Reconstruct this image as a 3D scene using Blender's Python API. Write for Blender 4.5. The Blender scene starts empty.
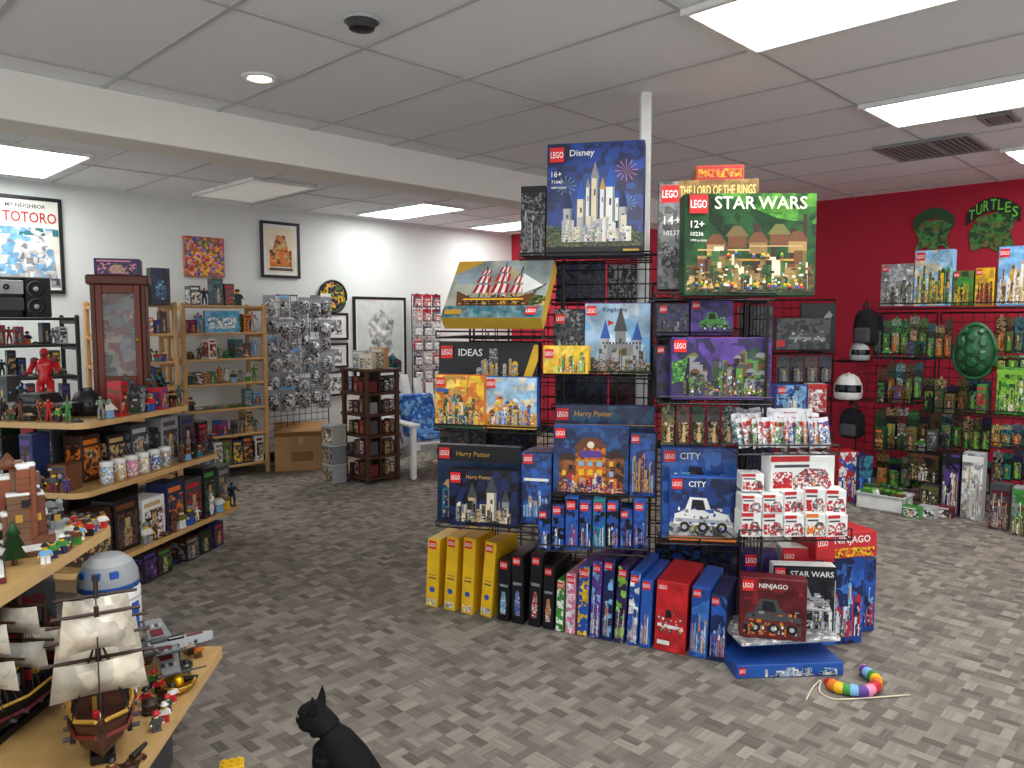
import bpy, bmesh, math, random
from mathutils import Vector, Matrix
random.seed(7)
R=math.radians
S=bpy.context.scene; COL=S.collection
F=760.; TH=math.atan(64/760.); H=1.54
CT,ST=math.cos(TH),math.sin(TH)
CAMRZ=R(-45.6)
# ---------- coordinates: the room's corner is square to X/Y, the camera looks along its diagonal
def W(cx,d,z): return Vector((cx*.6997+d*.7145,-cx*.7145+d*.6997,z))
def ray(x,y):
    v=(x-512)/F; w=(384-y)/F
    return v,CT+w*ST,-ST+w*CT
def P(x,y,d):
    v,f,u=ray(x,y); s=d/f; return W(v*s,d,H+u*s)
def PZ(x,y,z=0.):
    v,f,u=ray(x,y); s=(z-H)/u; return W(v*s,f*s,z)
def spot(rect,d=None,yaw=0,A=None,B=None):
    x0,y0,x1,y1=rect; xm=(x0+x1)/2
    if A is not None: q=Vector((A,0,0)); rz=R(-90)
    elif B is not None: q=Vector((0,B,0)); rz=0.
    else: q=P(xm,y1,d); rz=CAMRZ-R(yaw)
    n=Vector((math.sin(rz),-math.cos(rz),0)); o=Vector((0,0,H))
    def hit(x,y):
        v,f,u=ray(x,y); k=W(v,f,u); return o+k*((q-o).dot(n)/k.dot(n))
    p0,p1,pt,pb=hit(x0,y1),hit(x1,y1),hit(xm,y0),hit(xm,y1)
    b=(p0+p1)/2; b.z=pb.z
    return b,(p1-p0).to_2d().length,pt.z-pb.z,rz
# ---------- colours and materials
K=dict(navy='1c2a5a',blue='2458b2',sky='7fb9e6',teal='2b7d8c',white='eceeec',cream='e8dcc0',grey='8b8d90',dgrey='45474b',
 black='131315',ink='0b0d18',red='c21f29',orange='e07a22',yellow='f2c31c',gold='c79a3a',green='3f8f3a',lime='86c440',dgreen='1f4a26',
 olive='6b6b35',brown='6b4226',dbrown='3a2216',tan='c9a874',purple='5b3a94',violet='33235c',pink='e58ab0',maple='dcb982',maroon='6a1a22',
 silver='b4b8bc',card='b58a58',cherry='5a2618')
WORD=dict(sky='light blue',ink='black',dgrey='dark grey',dgreen='dark green',dbrown='dark brown',violet='dark purple',navy='navy blue',cherry='reddish brown',card='cardboard brown')
def word(c): return WORD.get(c,c)
def lin(h):
    if h in K: h=K[h]
    def f(c):
        c=c/255.; return c/12.92 if c<=.04045 else ((c+.055)/1.055)**2.4
    return tuple(f(int(h[i:i+2],16)) for i in (0,2,4))+(1,)
MC={}
def M(k):
    if k in MC: return MC[k]
    m=bpy.data.materials.new(k.replace(':','_').replace(',','_')); m.use_nodes=True
    nt=m.node_tree; N=nt.nodes; L=nt.links; bs=N['Principled BSDF']; p=k.split(':')
    def nd(t): return N.new('ShaderNode'+t)
    if p[0]=='p':      # busy printed picture: large zones broken up by small angular pieces and soft shading
        cols=p[1].split(','); sc=float(p[2]) if len(p)>2 else 20.
        tc=nd('TexCoord'); oi=nd('ObjectInfo'); mu=nd('Math'); mu.operation='MULTIPLY'; mu.inputs[1].default_value=9
        L.new(oi.outputs['Random'],mu.inputs[0])
        va=nd('VectorMath'); va.operation='ADD'; L.new(tc.outputs['Object'],va.inputs[0]); L.new(mu.outputs[0],va.inputs[1])
        v1=nd('TexVoronoi'); v1.distance='CHEBYCHEV'; v1.inputs['Scale'].default_value=sc*2.8; L.new(va.outputs[0],v1.inputs['Vector'])
        n1=nd('TexNoise'); n1.inputs['Scale'].default_value=sc*.6; n1.inputs['Detail'].default_value=3; L.new(va.outputs[0],n1.inputs['Vector'])
        s1=nd('SeparateColor'); L.new(v1.outputs['Color'],s1.inputs[0])
        mr=nd('MapRange'); mr.inputs[1].default_value=.3; mr.inputs[2].default_value=.7; L.new(n1.outputs['Fac'],mr.inputs[0])
        mx=nd('Mix'); mx.data_type='FLOAT'; mx.inputs[0].default_value=.5; L.new(s1.outputs[0],mx.inputs[2]); L.new(mr.outputs[0],mx.inputs[3])
        m2=nd('MapRange'); m2.inputs[1].default_value=.12; m2.inputs[2].default_value=.88; L.new(mx.outputs[0],m2.inputs[0])
        cr=nd('ValToRGB'); cr.color_ramp.interpolation='CONSTANT'; e=cr.color_ramp.elements
        while len(e)<len(cols): e.new(.5)
        for i,c in enumerate(cols): e[i].position=i/len(cols); e[i].color=lin(c)
        L.new(m2.outputs[0],cr.inputs[0])
        n2=nd('TexNoise'); n2.inputs['Scale'].default_value=sc*2.2; n2.inputs['Detail'].default_value=5; L.new(va.outputs[0],n2.inputs['Vector'])
        m3=nd('MapRange'); m3.inputs[1].default_value=.3; m3.inputs[2].default_value=.7; m3.inputs[3].default_value=.5; m3.inputs[4].default_value=1.3; L.new(n2.outputs['Fac'],m3.inputs[0])
        vm=nd('VectorMath'); vm.operation='SCALE'; L.new(cr.outputs[0],vm.inputs[0]); L.new(m3.outputs[0],vm.inputs['Scale'])
        L.new(vm.outputs[0],bs.inputs['Base Color']); bs.inputs['Roughness'].default_value=.3
    elif p[0]=='e':
        bs.inputs['Base Color'].default_value=(.9,.9,.9,1); bs.inputs['Emission Color'].default_value=lin(p[1]); bs.inputs['Emission Strength'].default_value=float(p[2])
    else:
        c=lin(p[0]); fl=p[1] if len(p)>1 else ''
        tc=nd('TexCoord'); no=nd('TexNoise'); no.inputs['Scale'].default_value=9; no.inputs['Detail'].default_value=2; L.new(tc.outputs['Object'],no.inputs['Vector'])
        cr=nd('ValToRGB'); e=cr.color_ramp.elements
        e[0].position=.3; e[1].position=.7
        lo,hi=(.985,1.01) if 'f' in fl else (.9,1.07)
        e[0].color=tuple(x*lo for x in c[:3])+(1,); e[1].color=tuple(min(1,x*hi) for x in c[:3])+(1,)
        L.new(no.outputs['Fac'],cr.inputs[0]); L.new(cr.outputs[0],bs.inputs['Base Color'])
        bs.inputs['Roughness'].default_value=.15 if 'g' in fl else (.9 if 'r' in fl else .45)
        if 'm' in fl: bs.inputs['Metallic'].default_value=.8; bs.inputs['Roughness'].default_value=.35
        if 't' in fl: bs.inputs['Alpha'].default_value=.28; bs.inputs['Roughness'].default_value=.08
        if 'w' in fl:   # wood grain
            mp=nd('Mapping'); mp.inputs['Scale'].default_value=(2,2,14); L.new(tc.outputs['Object'],mp.inputs[0]); L.new(mp.outputs[0],no.inputs['Vector'])
    MC[k]=m; return m
# ---------- mesh builder
TG={}
def tgeo(s):
    if s not in TG:
        cu=bpy.data.curves.new('t','FONT'); cu.body=s; cu.resolution_u=2; cu.offset=.012
        o=bpy.data.objects.new('t',cu); COL.objects.link(o)
        bpy.context.view_layer.update()
        me=bpy.data.meshes.new_from_object(o.evaluated_get(bpy.context.evaluated_depsgraph_get()))
        vs=[(v.co.x,v.co.y) for v in me.vertices]; fs=[tuple(f.vertices) for f in me.polygons]
        bpy.data.objects.remove(o); bpy.data.meshes.remove(me)
        x0=min(v[0] for v in vs); y0=min(v[1] for v in vs); x1=max(v[0] for v in vs); y1=max(v[1] for v in vs)
        TG[s]=([((x-x0)/(y1-y0),(y-y0)/(y1-y0)) for x,y in vs],fs,(x1-x0)/(y1-y0))
    return TG[s]
class MB:
    def __init__(s): s.v=[];s.f=[];s.m=[];s.s=[];s.k=[]
    def mi(s,k):
        if k not in s.k: s.k.append(k)
        return s.k.index(k)
    def add(s,vs,fs,k,sm=False,ctr=None,ks=None):
        o=len(s.v); vs=[Vector(v) for v in vs]; s.v+=vs
        for i,f in enumerate(fs):
            if ctr is not None:
                n=Vector((0,0,0))
                for j in range(1,len(f)-1): n+=(vs[f[j]]-vs[f[0]]).cross(vs[f[j+1]]-vs[f[0]])
                c=sum((vs[j] for j in f),Vector((0,0,0)))/len(f)
                if n.dot(c-ctr)<0: f=tuple(reversed(f))
            s.f.append(tuple(j+o for j in f)); s.m.append(s.mi(ks[i] if ks else k)); s.s.append(sm)
    def cbox(s,x0,y0,z0,x1,y1,z1,k,b=.003,front=None,mt=None):
        b=min(b,(x1-x0)*.3,(y1-y0)*.3,(z1-z0)*.3)
        lo=(x0,y0,z0); hi=(x1,y1,z1); vs=[];ix={}
        for sx in (0,1):
            for sy in (0,1):
                for sz in (0,1):
                    sg=(sx,sy,sz)
                    for a in range(3):
                        ix[(sg,a)]=len(vs)
                        vs.append([ (hi[i] if sg[i] else lo[i]) if i==a else ((hi[i]-b) if sg[i] else (lo[i]+b)) for i in range(3)])
        fs=[];ks=[]
        for a in range(3):
            o1,o2=[i for i in range(3) if i!=a]
            for sg in (0,1):
                q=[]
                for (p,r) in ((0,0),(1,0),(1,1),(0,1)):
                    t=[0,0,0]; t[a]=sg;t[o1]=p;t[o2]=r; q.append(ix[(tuple(t),a)])
                fs.append(tuple(q)); ks.append(front if (front and a==1 and sg==0) else k)
        for a in range(3):
            o1,o2=[i for i in range(3) if i!=a]
            for p in (0,1):
                for r in (0,1):
                    t=[0,0,0]; t[o1]=p;t[o2]=r; u=list(t);u[a]=1; t=tuple(t);u=tuple(u)
                    fs.append((ix[(t,o1)],ix[(u,o1)],ix[(u,o2)],ix[(t,o2)])); ks.append(k)
        for sx in (0,1):
            for sy in (0,1):
                for sz in (0,1): fs.append(tuple(ix[((sx,sy,sz),a)] for a in range(3))); ks.append(k)
        c=Vector(((x0+x1)/2,(y0+y1)/2,(z0+z1)/2))
        if mt: vs=[mt@Vector(v) for v in vs]; c=mt@c
        s.add(vs,fs,k,False,c,ks)
    def cyl(s,p0,p1,r0,r1,k,n=10,sm=True):
        p0=Vector(p0);p1=Vector(p1);ax=(p1-p0).normalized(); t=Vector((0,0,1)) if abs(ax.z)<.9 else Vector((1,0,0))
        e=ax.cross(t).normalized(); g=ax.cross(e)
        vs=[p+(e*math.cos(2*math.pi*i/n)+g*math.sin(2*math.pi*i/n))*r for p,r in ((p0,r0),(p1,r1)) for i in range(n)]
        c=(p0+p1)/2
        s.add(vs,[(i,(i+1)%n,n+(i+1)%n,n+i) for i in range(n)],k,sm,c)
        s.add(vs,[tuple(range(n)),tuple(range(n,2*n))],k,False,c)
    def rod(s,p0,p1,r,k): s.cyl(p0,p1,r,r,k,4,False)
    def tube(s,pts,r,k,n=6,ks=None):
        pts=[Vector(p) for p in pts]; vs=[];m=len(pts)
        for i,p in enumerate(pts):
            ax=(pts[min(i+1,m-1)]-pts[max(i-1,0)]).normalized(); t=Vector((0,0,1)) if abs(ax.z)<.95 else Vector((1,0,0))
            e=ax.cross(t).normalized(); g=e.cross(ax); rr=r[i] if isinstance(r,(list,tuple)) else r
            vs+=[p+(e*math.cos(2*math.pi*j/n)+g*math.sin(2*math.pi*j/n))*rr for j in range(n)]
        fs=[];kk=[]
        for i in range(m-1):
            for j in range(n):
                fs.append((i*n+j,(i+1)*n+j,(i+1)*n+(j+1)%n,i*n+(j+1)%n)); kk.append(ks[i] if ks else k)
        fs+=[tuple(range(n)),tuple(range((m-1)*n,m*n))]; kk+=[kk[0],kk[-1]]
        s.add(vs,fs,k,True,None,kk)
    def lathe(s,prof,k,c=(0,0,0),n=16,ks=None):
        c=Vector(c); vs=[];m=len(prof)
        for r,z in prof: vs+=[c+Vector((r*math.cos(2*math.pi*j/n),r*math.sin(2*math.pi*j/n),z)) for j in range(n)]
        fs=[];kk=[]
        for i in range(m-1):
            for j in range(n): fs.append((i*n+j,i*n+(j+1)%n,(i+1)*n+(j+1)%n,(i+1)*n+j)); kk.append(ks[i] if ks else k)
        fs+=[tuple(reversed(range(n))),tuple(range((m-1)*n,m*n))]; kk+=[kk[0],kk[-1]]
        s.add(vs,fs,k,True,None,kk)
    def ball(s,c,r,k,n=12,m=7):
        c=Vector(c); r=r if isinstance(r,(tuple,list)) else (r,r,r)
        vs=[c+Vector((0,0,-r[2]))]
        for i in range(1,m):
            a=-math.pi/2+math.pi*i/m
            vs+=[c+Vector((r[0]*math.cos(a)*math.cos(2*math.pi*j/n),r[1]*math.cos(a)*math.sin(2*math.pi*j/n),r[2]*math.sin(a))) for j in range(n)]
        vs.append(c+Vector((0,0,r[2]))); t=len(vs)-1; fs=[]
        for j in range(n):
            fs.append((0,1+(j+1)%n,1+j)); fs.append((t,t-n+j,t-n+(j+1)%n))
            for i in range(m-2): fs.append((1+i*n+j,1+i*n+(j+1)%n,1+(i+1)*n+(j+1)%n,1+(i+1)*n+j))
        s.add(vs,fs,k,True,c)
    def prism(s,poly,z0,z1,k,mt=None,sk=None):
        n=len(poly); vs=[Vector((x,y,z0)) for x,y in poly]+[Vector((x,y,z1)) for x,y in poly]
        a=sum(poly[i][0]*poly[(i+1)%n][1]-poly[(i+1)%n][0]*poly[i][1] for i in range(n))
        fs=[tuple(reversed(range(n))),tuple(range(n,2*n))]+[(i,(i+1)%n,n+(i+1)%n,n+i) for i in range(n)]
        if a<0: fs=[tuple(reversed(f)) for f in fs]
        if mt: vs=[mt@v for v in vs]
        s.add(vs,fs,k,False,None,[k,k]+[sk or k]*n)
    def fpoly(s,pts,y,k):    # polygon on a plane facing local -Y
        a=sum(pts[i][0]*pts[(i+1)%len(pts)][1]-pts[(i+1)%len(pts)][0]*pts[i][1] for i in range(len(pts)))
        if a<0: pts=list(reversed(pts))
        s.add([(x,y,z) for x,z in pts],[tuple(range(len(pts)))],k)
    def text(s,t,x,y,z,h,k,maxw=9.):
        vs,fs,w=tgeo(t); sx=h if w*h<=maxw else maxw/w
        s.add([(x+a*sx,y,z+b*h) for a,b in vs],fs,k)
    def build(s,name,parent=None,loc=None,rz=0.):
        me=bpy.data.meshes.new(name); me.from_pydata([tuple(v) for v in s.v],[],s.f)
        for k in s.k: me.materials.append(M(k))
        me.polygons.foreach_set('material_index',s.m); me.polygons.foreach_set('use_smooth',s.s); me.update()
        o=bpy.data.objects.new(name,me); COL.objects.link(o)
        if parent: o.parent=parent
        if loc is not None: o.location=loc
        if rz: o.rotation_euler=(0,0,rz)
        return o
def tag(o,label,cat,grp=None):
    o['label']=label; o['category']=cat
    if grp: o['group']=grp
    return o
def thing(name,label,cat,loc=(0,0,0),rz=0.,grp=None):
    o=bpy.data.objects.new(name,None); COL.objects.link(o); o.location=loc; o.rotation_euler=(0,0,rz); o.empty_display_size=.05
    return tag(o,label,cat,grp)
def struct(mb,name):
    o=mb.build(name); o['kind']='structure'; return o
def setmat(o,m): o.data.materials.clear(); o.data.materials.append(m)
ORD='first second third fourth fifth sixth seventh eighth ninth tenth eleventh twelfth thirteenth fourteenth fifteenth sixteenth seventeenth eighteenth nineteenth twentieth'.split()
MY=Matrix.Rotation(math.pi/2,4,'X')
# =================================================== SETTING
AW,BW,CZ=7.75,7.6,2.74
mb=MB(); mb.add([(-4,-4,0),(AW,-4,0),(AW,BW,0),(-4,BW,0)],[(0,1,2,3)],'grey'); fl=struct(mb,'floor')
m=bpy.data.materials.new('carpet'); m.use_nodes=True; nt=m.node_tree; N=nt.nodes; L=nt.links; bs=N['Principled BSDF']; bs.inputs['Roughness'].default_value=.95; bs.inputs['Specular IOR Level'].default_value=.12
def nd(t,**k):
    n=N.new('ShaderNode'+t)
    for a,b in k.items(): setattr(n,a,b)
    return n
tc=nd('TexCoord')
def cell(sx,sy,off):
    mp=nd('Mapping'); mp.inputs['Scale'].default_value=(1/sx,1/sy,1); mp.inputs['Location'].default_value=(off,off*.7,0); L.new(tc.outputs['Object'],mp.inputs[0])
    fl_=nd('VectorMath',operation='FLOOR'); L.new(mp.outputs[0],fl_.inputs[0])
    wn=nd('TexWhiteNoise'); L.new(fl_.outputs[0],wn.inputs['Vector']); return wn.outputs['Value']
def mixv(a,b,f):
    mx=nd('Mix'); mx.data_type='FLOAT'; mx.inputs[0].default_value=f; L.new(a,mx.inputs[2]); L.new(b,mx.inputs[3]); return mx.outputs[0]
c1=cell(.04,.08,0); c2=cell(.08,.04,0); c3=cell(.01,.08,0); c4=cell(.08,.01,0)
no=nd('TexNoise'); no.inputs['Scale'].default_value=210; no.inputs['Detail'].default_value=2; L.new(tc.outputs['Object'],no.inputs['Vector'])
ck=nd('TexChecker'); ck.inputs['Scale'].default_value=1/.08; L.new(tc.outputs['Object'],ck.inputs['Vector'])   # which way the yarn runs inside each woven block
def mixf(a,b):
    mx=nd('Mix'); mx.data_type='FLOAT'; L.new(ck.outputs['Fac'],mx.inputs[0]); L.new(a,mx.inputs[2]); L.new(b,mx.inputs[3]); return mx.outputs[0]
base=mixf(c1,c2); v=mixv(base,mixf(c3,c4),.24); v=mixv(v,ck.outputs['Fac'],.1); v=mixv(v,no.outputs['Fac'],.36)
cr=nd('ValToRGB'); e=cr.color_ramp.elements; e[0].position=.16; e[1].position=.84; e[0].color=lin('5b5550'); e[1].color=lin('a09990')
e2=e.new(.5); e2.color=lin('7f7972'); L.new(v,cr.inputs[0]); L.new(cr.outputs[0],bs.inputs['Base Color'])
bp=nd('Bump'); bp.inputs['Strength'].default_value=.4; bp.inputs['Distance'].default_value=.004; L.new(no.outputs['Fac'],bp.inputs['Height']); L.new(bp.outputs[0],bs.inputs['Normal'])
setmat(fl,m)
mb=MB(); mb.add([(-4,-4,CZ),(AW,-4,CZ),(AW,BW,CZ),(-4,BW,CZ)],[(3,2,1,0)],'grey'); ce=struct(mb,'ceiling')
m=bpy.data.materials.new('ceiling_tile'); m.use_nodes=True; nt=m.node_tree; N=nt.nodes; L=nt.links; bs=N['Principled BSDF']; bs.inputs['Roughness'].default_value=.9
tc=nd('TexCoord'); no=nd('TexNoise'); no.inputs['Scale'].default_value=90; no.inputs['Detail'].default_value=4; L.new(tc.outputs['Object'],no.inputs['Vector'])
mp=nd('Mapping'); mp.inputs['Scale'].default_value=(1/.61,1/1.22,1); mp.inputs['Location'].default_value=(-2.63/.61,-.45/1.22,0); L.new(tc.outputs['Object'],mp.inputs[0])
fo=nd('VectorMath',operation='FLOOR'); L.new(mp.outputs[0],fo.inputs[0]); wn=nd('TexWhiteNoise'); L.new(fo.outputs[0],wn.inputs['Vector'])
v=mixv(no.outputs['Fac'],wn.outputs['Value'],.3)
cr=nd('ValToRGB'); e=cr.color_ramp.elements; e[0].position=.25; e[1].position=.75; e[0].color=lin('eaeff3'); e[1].color=lin('f5f9fc'); L.new(v,cr.inputs[0]); L.new(cr.outputs[0],bs.inputs['Base Color'])
setmat(ce,m)
mb=MB(); mb.cbox(-4,BW,0,AW+.1,BW+.1,CZ,'e2e9e8:rf',.001); struct(mb,'wall_back')
mb=MB(); mb.cbox(AW,-4,0,AW+.1,BW,CZ,'b22038:rf',.001); struct(mb,'wall_right')
mb=MB(); mb.cbox(-4,BW-.015,0,AW,BW-.001,.1,'black',.003); struct(mb,'baseboard_back')
mb=MB(); mb.cbox(AW-.015,-4,0,AW-.001,BW-.02,.1,'black',.003); struct(mb,'baseboard_right')
mb=MB(); mb.cbox(-4,4.35,2.5,AW-.001,4.65,CZ-.001,'f1f0ea:rf',.004); struct(mb,'trim_1')
mb=MB(); a=2.63-.61*10; TB='c2c5c6:f'
while a<AW:
    mb.cbox(a-.011,-4,CZ-.006,a+.011,4.348,CZ-.001,TB,.001); mb.cbox(a-.011,4.652,CZ-.006,a+.011,BW-.002,CZ-.001,TB,.001); a+=.61
b=.45-1.22*3
while b<BW:
    if not 4.2<b<4.7: mb.cbox(-4,b-.011,CZ-.0065,AW-.002,b+.011,CZ-.001,TB,.001)
    b+=1.22
struct(mb,'trim_2')
mb=MB(); p=W(.71,4.15,0); mb.cbox(-.028,-.028,0,.028,.028,CZ-.001,'white',.003); o=mb.build('trim_3',None,p,CAMRZ); o['kind']='structure'
LS=12.5
def troffer(a,b,label,lit=True,st=None):
    t=thing('ceiling_light',label,'ceiling light',(a,b,CZ-.03),0,'lay-in ceiling light panels')
    f=MB(); w,l=.305,.61
    for x0,y0,x1,y1 in ((-w,-l,w,-l+.03),(-w,l-.03,w,l),(-w,-l+.03,-w+.03,l-.03),(w-.03,-l+.03,w,l-.03)): f.cbox(x0,y0,.0,x1,y1,.028,'white',.003)
    f.build('frame',t)
    d=MB(); d.cbox(-w+.03,-l+.03,.008,w-.03,l-.03,.02,'e:fbfaf6:%s'%(st or LS) if lit else 'e:d8d8d2:.2',.002); d.build('diffuser',t)  # unlit panels get a faint glow added so the diffuser reads lighter
troffer(2.935,1.06,'bright fluorescent ceiling panel cut by the top edge, nearest the camera')
troffer(4.765,1.06,'bright ceiling panel at right, between nearest panel and vent grille')
troffer(6.595,.76,'farthest bright ceiling panel above the red wall at right edge')
troffer(1.105,1.06,'ceiling panel above the camera, out of the photo')
troffer(1.6,6.7,'bright ceiling panel over the left end of the white wall',True,11)
troffer(3.42,6.7,'unlit ceiling panel with faint added glow, beyond the beam over the white wall',False)
troffer(5.25,6.7,'bright ceiling panel beyond beam, over the framed posters',True,11)
troffer(6.95,6.7,'bright ceiling panel in the far corner beyond the beam',True,11)
for k,(a,b) in enumerate(((4.765,-1.4),(2.935,-1.4),(-.7,1.06),(-.2,6.7))): troffer(a,b,'ceiling panel outside the photo, %s of four'%ORD[k])
t=thing('recessed_light','round recessed downlight with warm bulb in front of beam','ceiling light',W(-1.25,3.88,CZ-.012))
r=MB(); r.lathe([(.055,.011),(.06,0),(.085,0),(.09,.011)],'white',n=24); r.build('trim_ring',t)
r=MB(); r.lathe([(.0,.004),(.05,.002),(.055,.008)],'e:ffe9c8:20',n=20); r.build('bulb',t)
t=thing('smoke_detector','small dark dome detector on the ceiling tile','smoke detector',W(-.6,3.14,CZ))
r=MB(); r.lathe([(.03,-.05),(.05,-.045),(.058,-.02),(.07,-.018),(.07,0)],'dgrey',n=20,ks=['black','dgrey','dgrey','silver']); r.build('housing',t)
def vent(a,b,w,l,n,label):
    t=thing('ceiling_vent',label,'vent',(a,b,CZ-.02)); f=MB()
    for x0,y0,x1,y1 in ((-w,-l,w,-l+.03),(-w,l-.03,w,l),(-w,-l+.03,-w+.03,l-.03),(w-.03,-l+.03,w,l-.03)): f.cbox(x0,y0,0,x1,y1,.018,'grey',.003)
    f.build('frame',t); f=MB(); f.cbox(-w+.03,-l+.03,.014,w-.03,l-.03,.018,'dgrey',.001); f.build('backing',t); f=MB()
    for i in range(n):
        y=-l+.04+(2*l-.08)*(i+.5)/n; f.cbox(-w+.03,y-.006,.002,w-.03,y+.006,.013,'grey',.001)
    f.build('slats',t)
vent(5.92,1.7,.3,.3,14,'large dark square return air grille in the ceiling')
vent(5.33,1.17,.13,.09,6,'small ceiling air register beside the second light')
# =================================================== PRINTED CARTONS
RJ=random.Random(5)
def carton(label,rect,d=None,yaw=0,A=None,B=None,T=.1,base='navy',side=None,art=(),grp=None,h=None,w=None,tilt=None,single=False,name='toy_box',cat='box',dz=0.,z=None):
    if d is not None and d<4 and not single and z is None and tilt is None: yaw+=RJ.uniform(-3,3); tilt=RJ.uniform(.5,4)
    tilt=tilt or 0
    o,w0,h0,rz=spot(rect,d,yaw,A,B); w=w or w0
    if z is not None: h0+=o.z-z; o.z=z
    h=h or h0; loc=o+Vector((-math.sin(rz),math.cos(rz),0))*(T/2); loc.z+=dz
    side=side or base; body=MB(); body.cbox(-w/2,-T/2,0,w/2,T/2,h,side,.003,base)
    pic=txt=lg=lt=body
    if not single: pic,txt,lg,lt=MB(),MB(),MB(),MB()
    U=lambda u:-w/2+min(1,max(0,u))*w
    V=lambda v:min(1,max(0,v))*h
    for i,q in enumerate(art):
        y=-T/2-.0003-.00003*i
        if q[0]=='r': pic.fpoly([(U(q[1]),V(q[2])),(U(q[3]),V(q[2])),(U(q[3]),V(q[4])),(U(q[1]),V(q[4]))],y,q[5])
        elif q[0]=='p': pic.fpoly([(U(a),V(b)) for a,b in q[1]],y,q[2])
        elif q[0]=='c': pic.fpoly([(U(q[1])+q[3]*h*math.cos(j*math.pi/7),V(q[2])+q[3]*h*math.sin(j*math.pi/7)) for j in range(14)],y,q[4])
        elif q[0]=='t': txt.text(q[1],U(q[2]),y-.0006,V(q[3]),q[4]*h,q[5],w*(.97-q[2]))
        elif q[0]=='L':
            s=q[3]*h; y-=.0006; lg.fpoly([(U(q[1]),V(q[2])),(U(q[1])+s,V(q[2])),(U(q[1])+s,V(q[2])+s),(U(q[1]),V(q[2])+s)],y,'e02020')
            lt.text('LEGO',U(q[1])+s*.06,y-.0005,V(q[2])+s*.28,s*.44,'ffffff',s*.88)
    if single:
        ob=body.build(name,None,loc,rz); ob.rotation_euler=(-R(tilt),0,rz); return tag(ob,label,cat,grp)
    t=thing(name,label,cat,loc,rz,grp); t.rotation_euler=(-R(tilt),0,rz); body.build('carton',t)
    if pic.v: pic.build('picture',t)
    if txt.v: txt.build('lettering',t)
    if lg.v: l=lg.build('logo_patch',t); lt.build('lettering',l)
    return t
def twr(u,w,v0,v1,c,rc): return [('r',u-w/2,v0,u+w/2,v1,c),('p',[(u-w*.65,v1),(u+w*.65,v1),(u,v1+w*2.2)],rc),('r',u-w*.12,v0+(v1-v0)*.6,u+w*.12,v0+(v1-v0)*.75,'dgrey'),('r',u+w*.25,v0,u+w/2,v1,'grey')]
LG=lambda u=.02,v=.8,s=.17:('L',u,v,s)
RG=random.Random(11)
def bits(u0,v0,u1,v1,cols,n=16,roof=True):     # a little brick-built street: towers, roofs, windows, plates, figures
    L_=[]; du=u1-u0; dv=v1-v0; n=int(n*1.7)
    for i in range(n):
        w=RG.uniform(.04,.13)*du; hh=dv*RG.uniform(.72,1)*(1-.75*i/n); u=RG.uniform(u0,u1-w); c=RG.choice(cols)
        L_.append(('r',u,v0,u+w,v0+hh,c)); L_.append(('r',u+w*.7,v0,u+w,v0+hh,RG.choice(cols)))
        if roof and i<n*.7: L_.append(('p',[(u-w*.15,v0+hh),(u+w*1.15,v0+hh),(u+w*.75,v0+hh+w*.7),(u+w*.25,v0+hh+w*.7)],RG.choice(cols)))
        for k in range(3): a=u+w*RG.uniform(.05,.6); b_=v0+hh*RG.uniform(.15,.85); L_.append(('r',a,b_,a+w*.22,b_+dv*.045,RG.choice(('ink','yellow','sky','white','dgrey',RG.choice(cols)))))
    for i in range(n*2):
        a=RG.uniform(u0,u1-.03*du); b_=v0+dv*RG.uniform(0,.45); L_.append(('r',a,b_,a+du*RG.uniform(.015,.05),b_+dv*RG.uniform(.02,.06),RG.choice(cols)))
    return L_+folk(u0,v0,u1,max(3,int(n*.22)),dv,.8)
def folk(u0,v0,u1,n,dv,s=1.):
    L_=[]
    for i in range(n):
        u=RG.uniform(u0,u1-.05*(u1-u0)); w=.035*(u1-u0)*s; h_=.13*dv*s; v=max(.0,v0+RG.uniform(-.02,.06)*dv)
        L_+= [('r',u,v,u+w,v+h_*.45,RG.choice(('ink','navy','brown','dgrey'))),('r',u-w*.1,v+h_*.45,u+w*1.1,v+h_*.8,RG.choice(('red','white','green','blue','tan'))),('r',u+w*.2,v+h_*.8,u+w*.8,v+h_*1.1,'yellow')]
    return L_
def mach(u0,v0,u1,v1,cols,wheels=True):         # a vehicle built up from plates
    X=lambda a:u0+(u1-u0)*a
    Y=lambda b_:v0+(v1-v0)*b_
    L_=[('p',[(X(.02),Y(.25)),(X(.98),Y(.2)),(X(.9),Y(.5)),(X(.62),Y(.62)),(X(.55),Y(.9)),(X(.28),Y(.92)),(X(.2),Y(.58)),(X(.04),Y(.5))],cols[0]),('p',[(X(.3),Y(.6)),(X(.54),Y(.6)),(X(.5),Y(.85)),(X(.32),Y(.86))],'ink'),('p',[(X(.05),Y(.3)),(X(.95),Y(.25)),(X(.93),Y(.36)),(X(.05),Y(.4))],cols[1])]
    for i in range(34):
        a=RG.uniform(.04,.88);b_=RG.uniform(.15,.62); L_.append(('r',X(a),Y(b_),X(a+RG.uniform(.02,.09)),Y(b_+RG.uniform(.02,.09)),RG.choice(cols+['dgrey'])))
    if wheels:
        for a in (.2,.5,.8): L_+=[('c',X(a),Y(.18),.13*(v1-v0),'black'),('c',X(a),Y(.18),.06*(v1-v0),'silver')]
    return L_
G='boxed building sets on the central wire tower'
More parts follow.
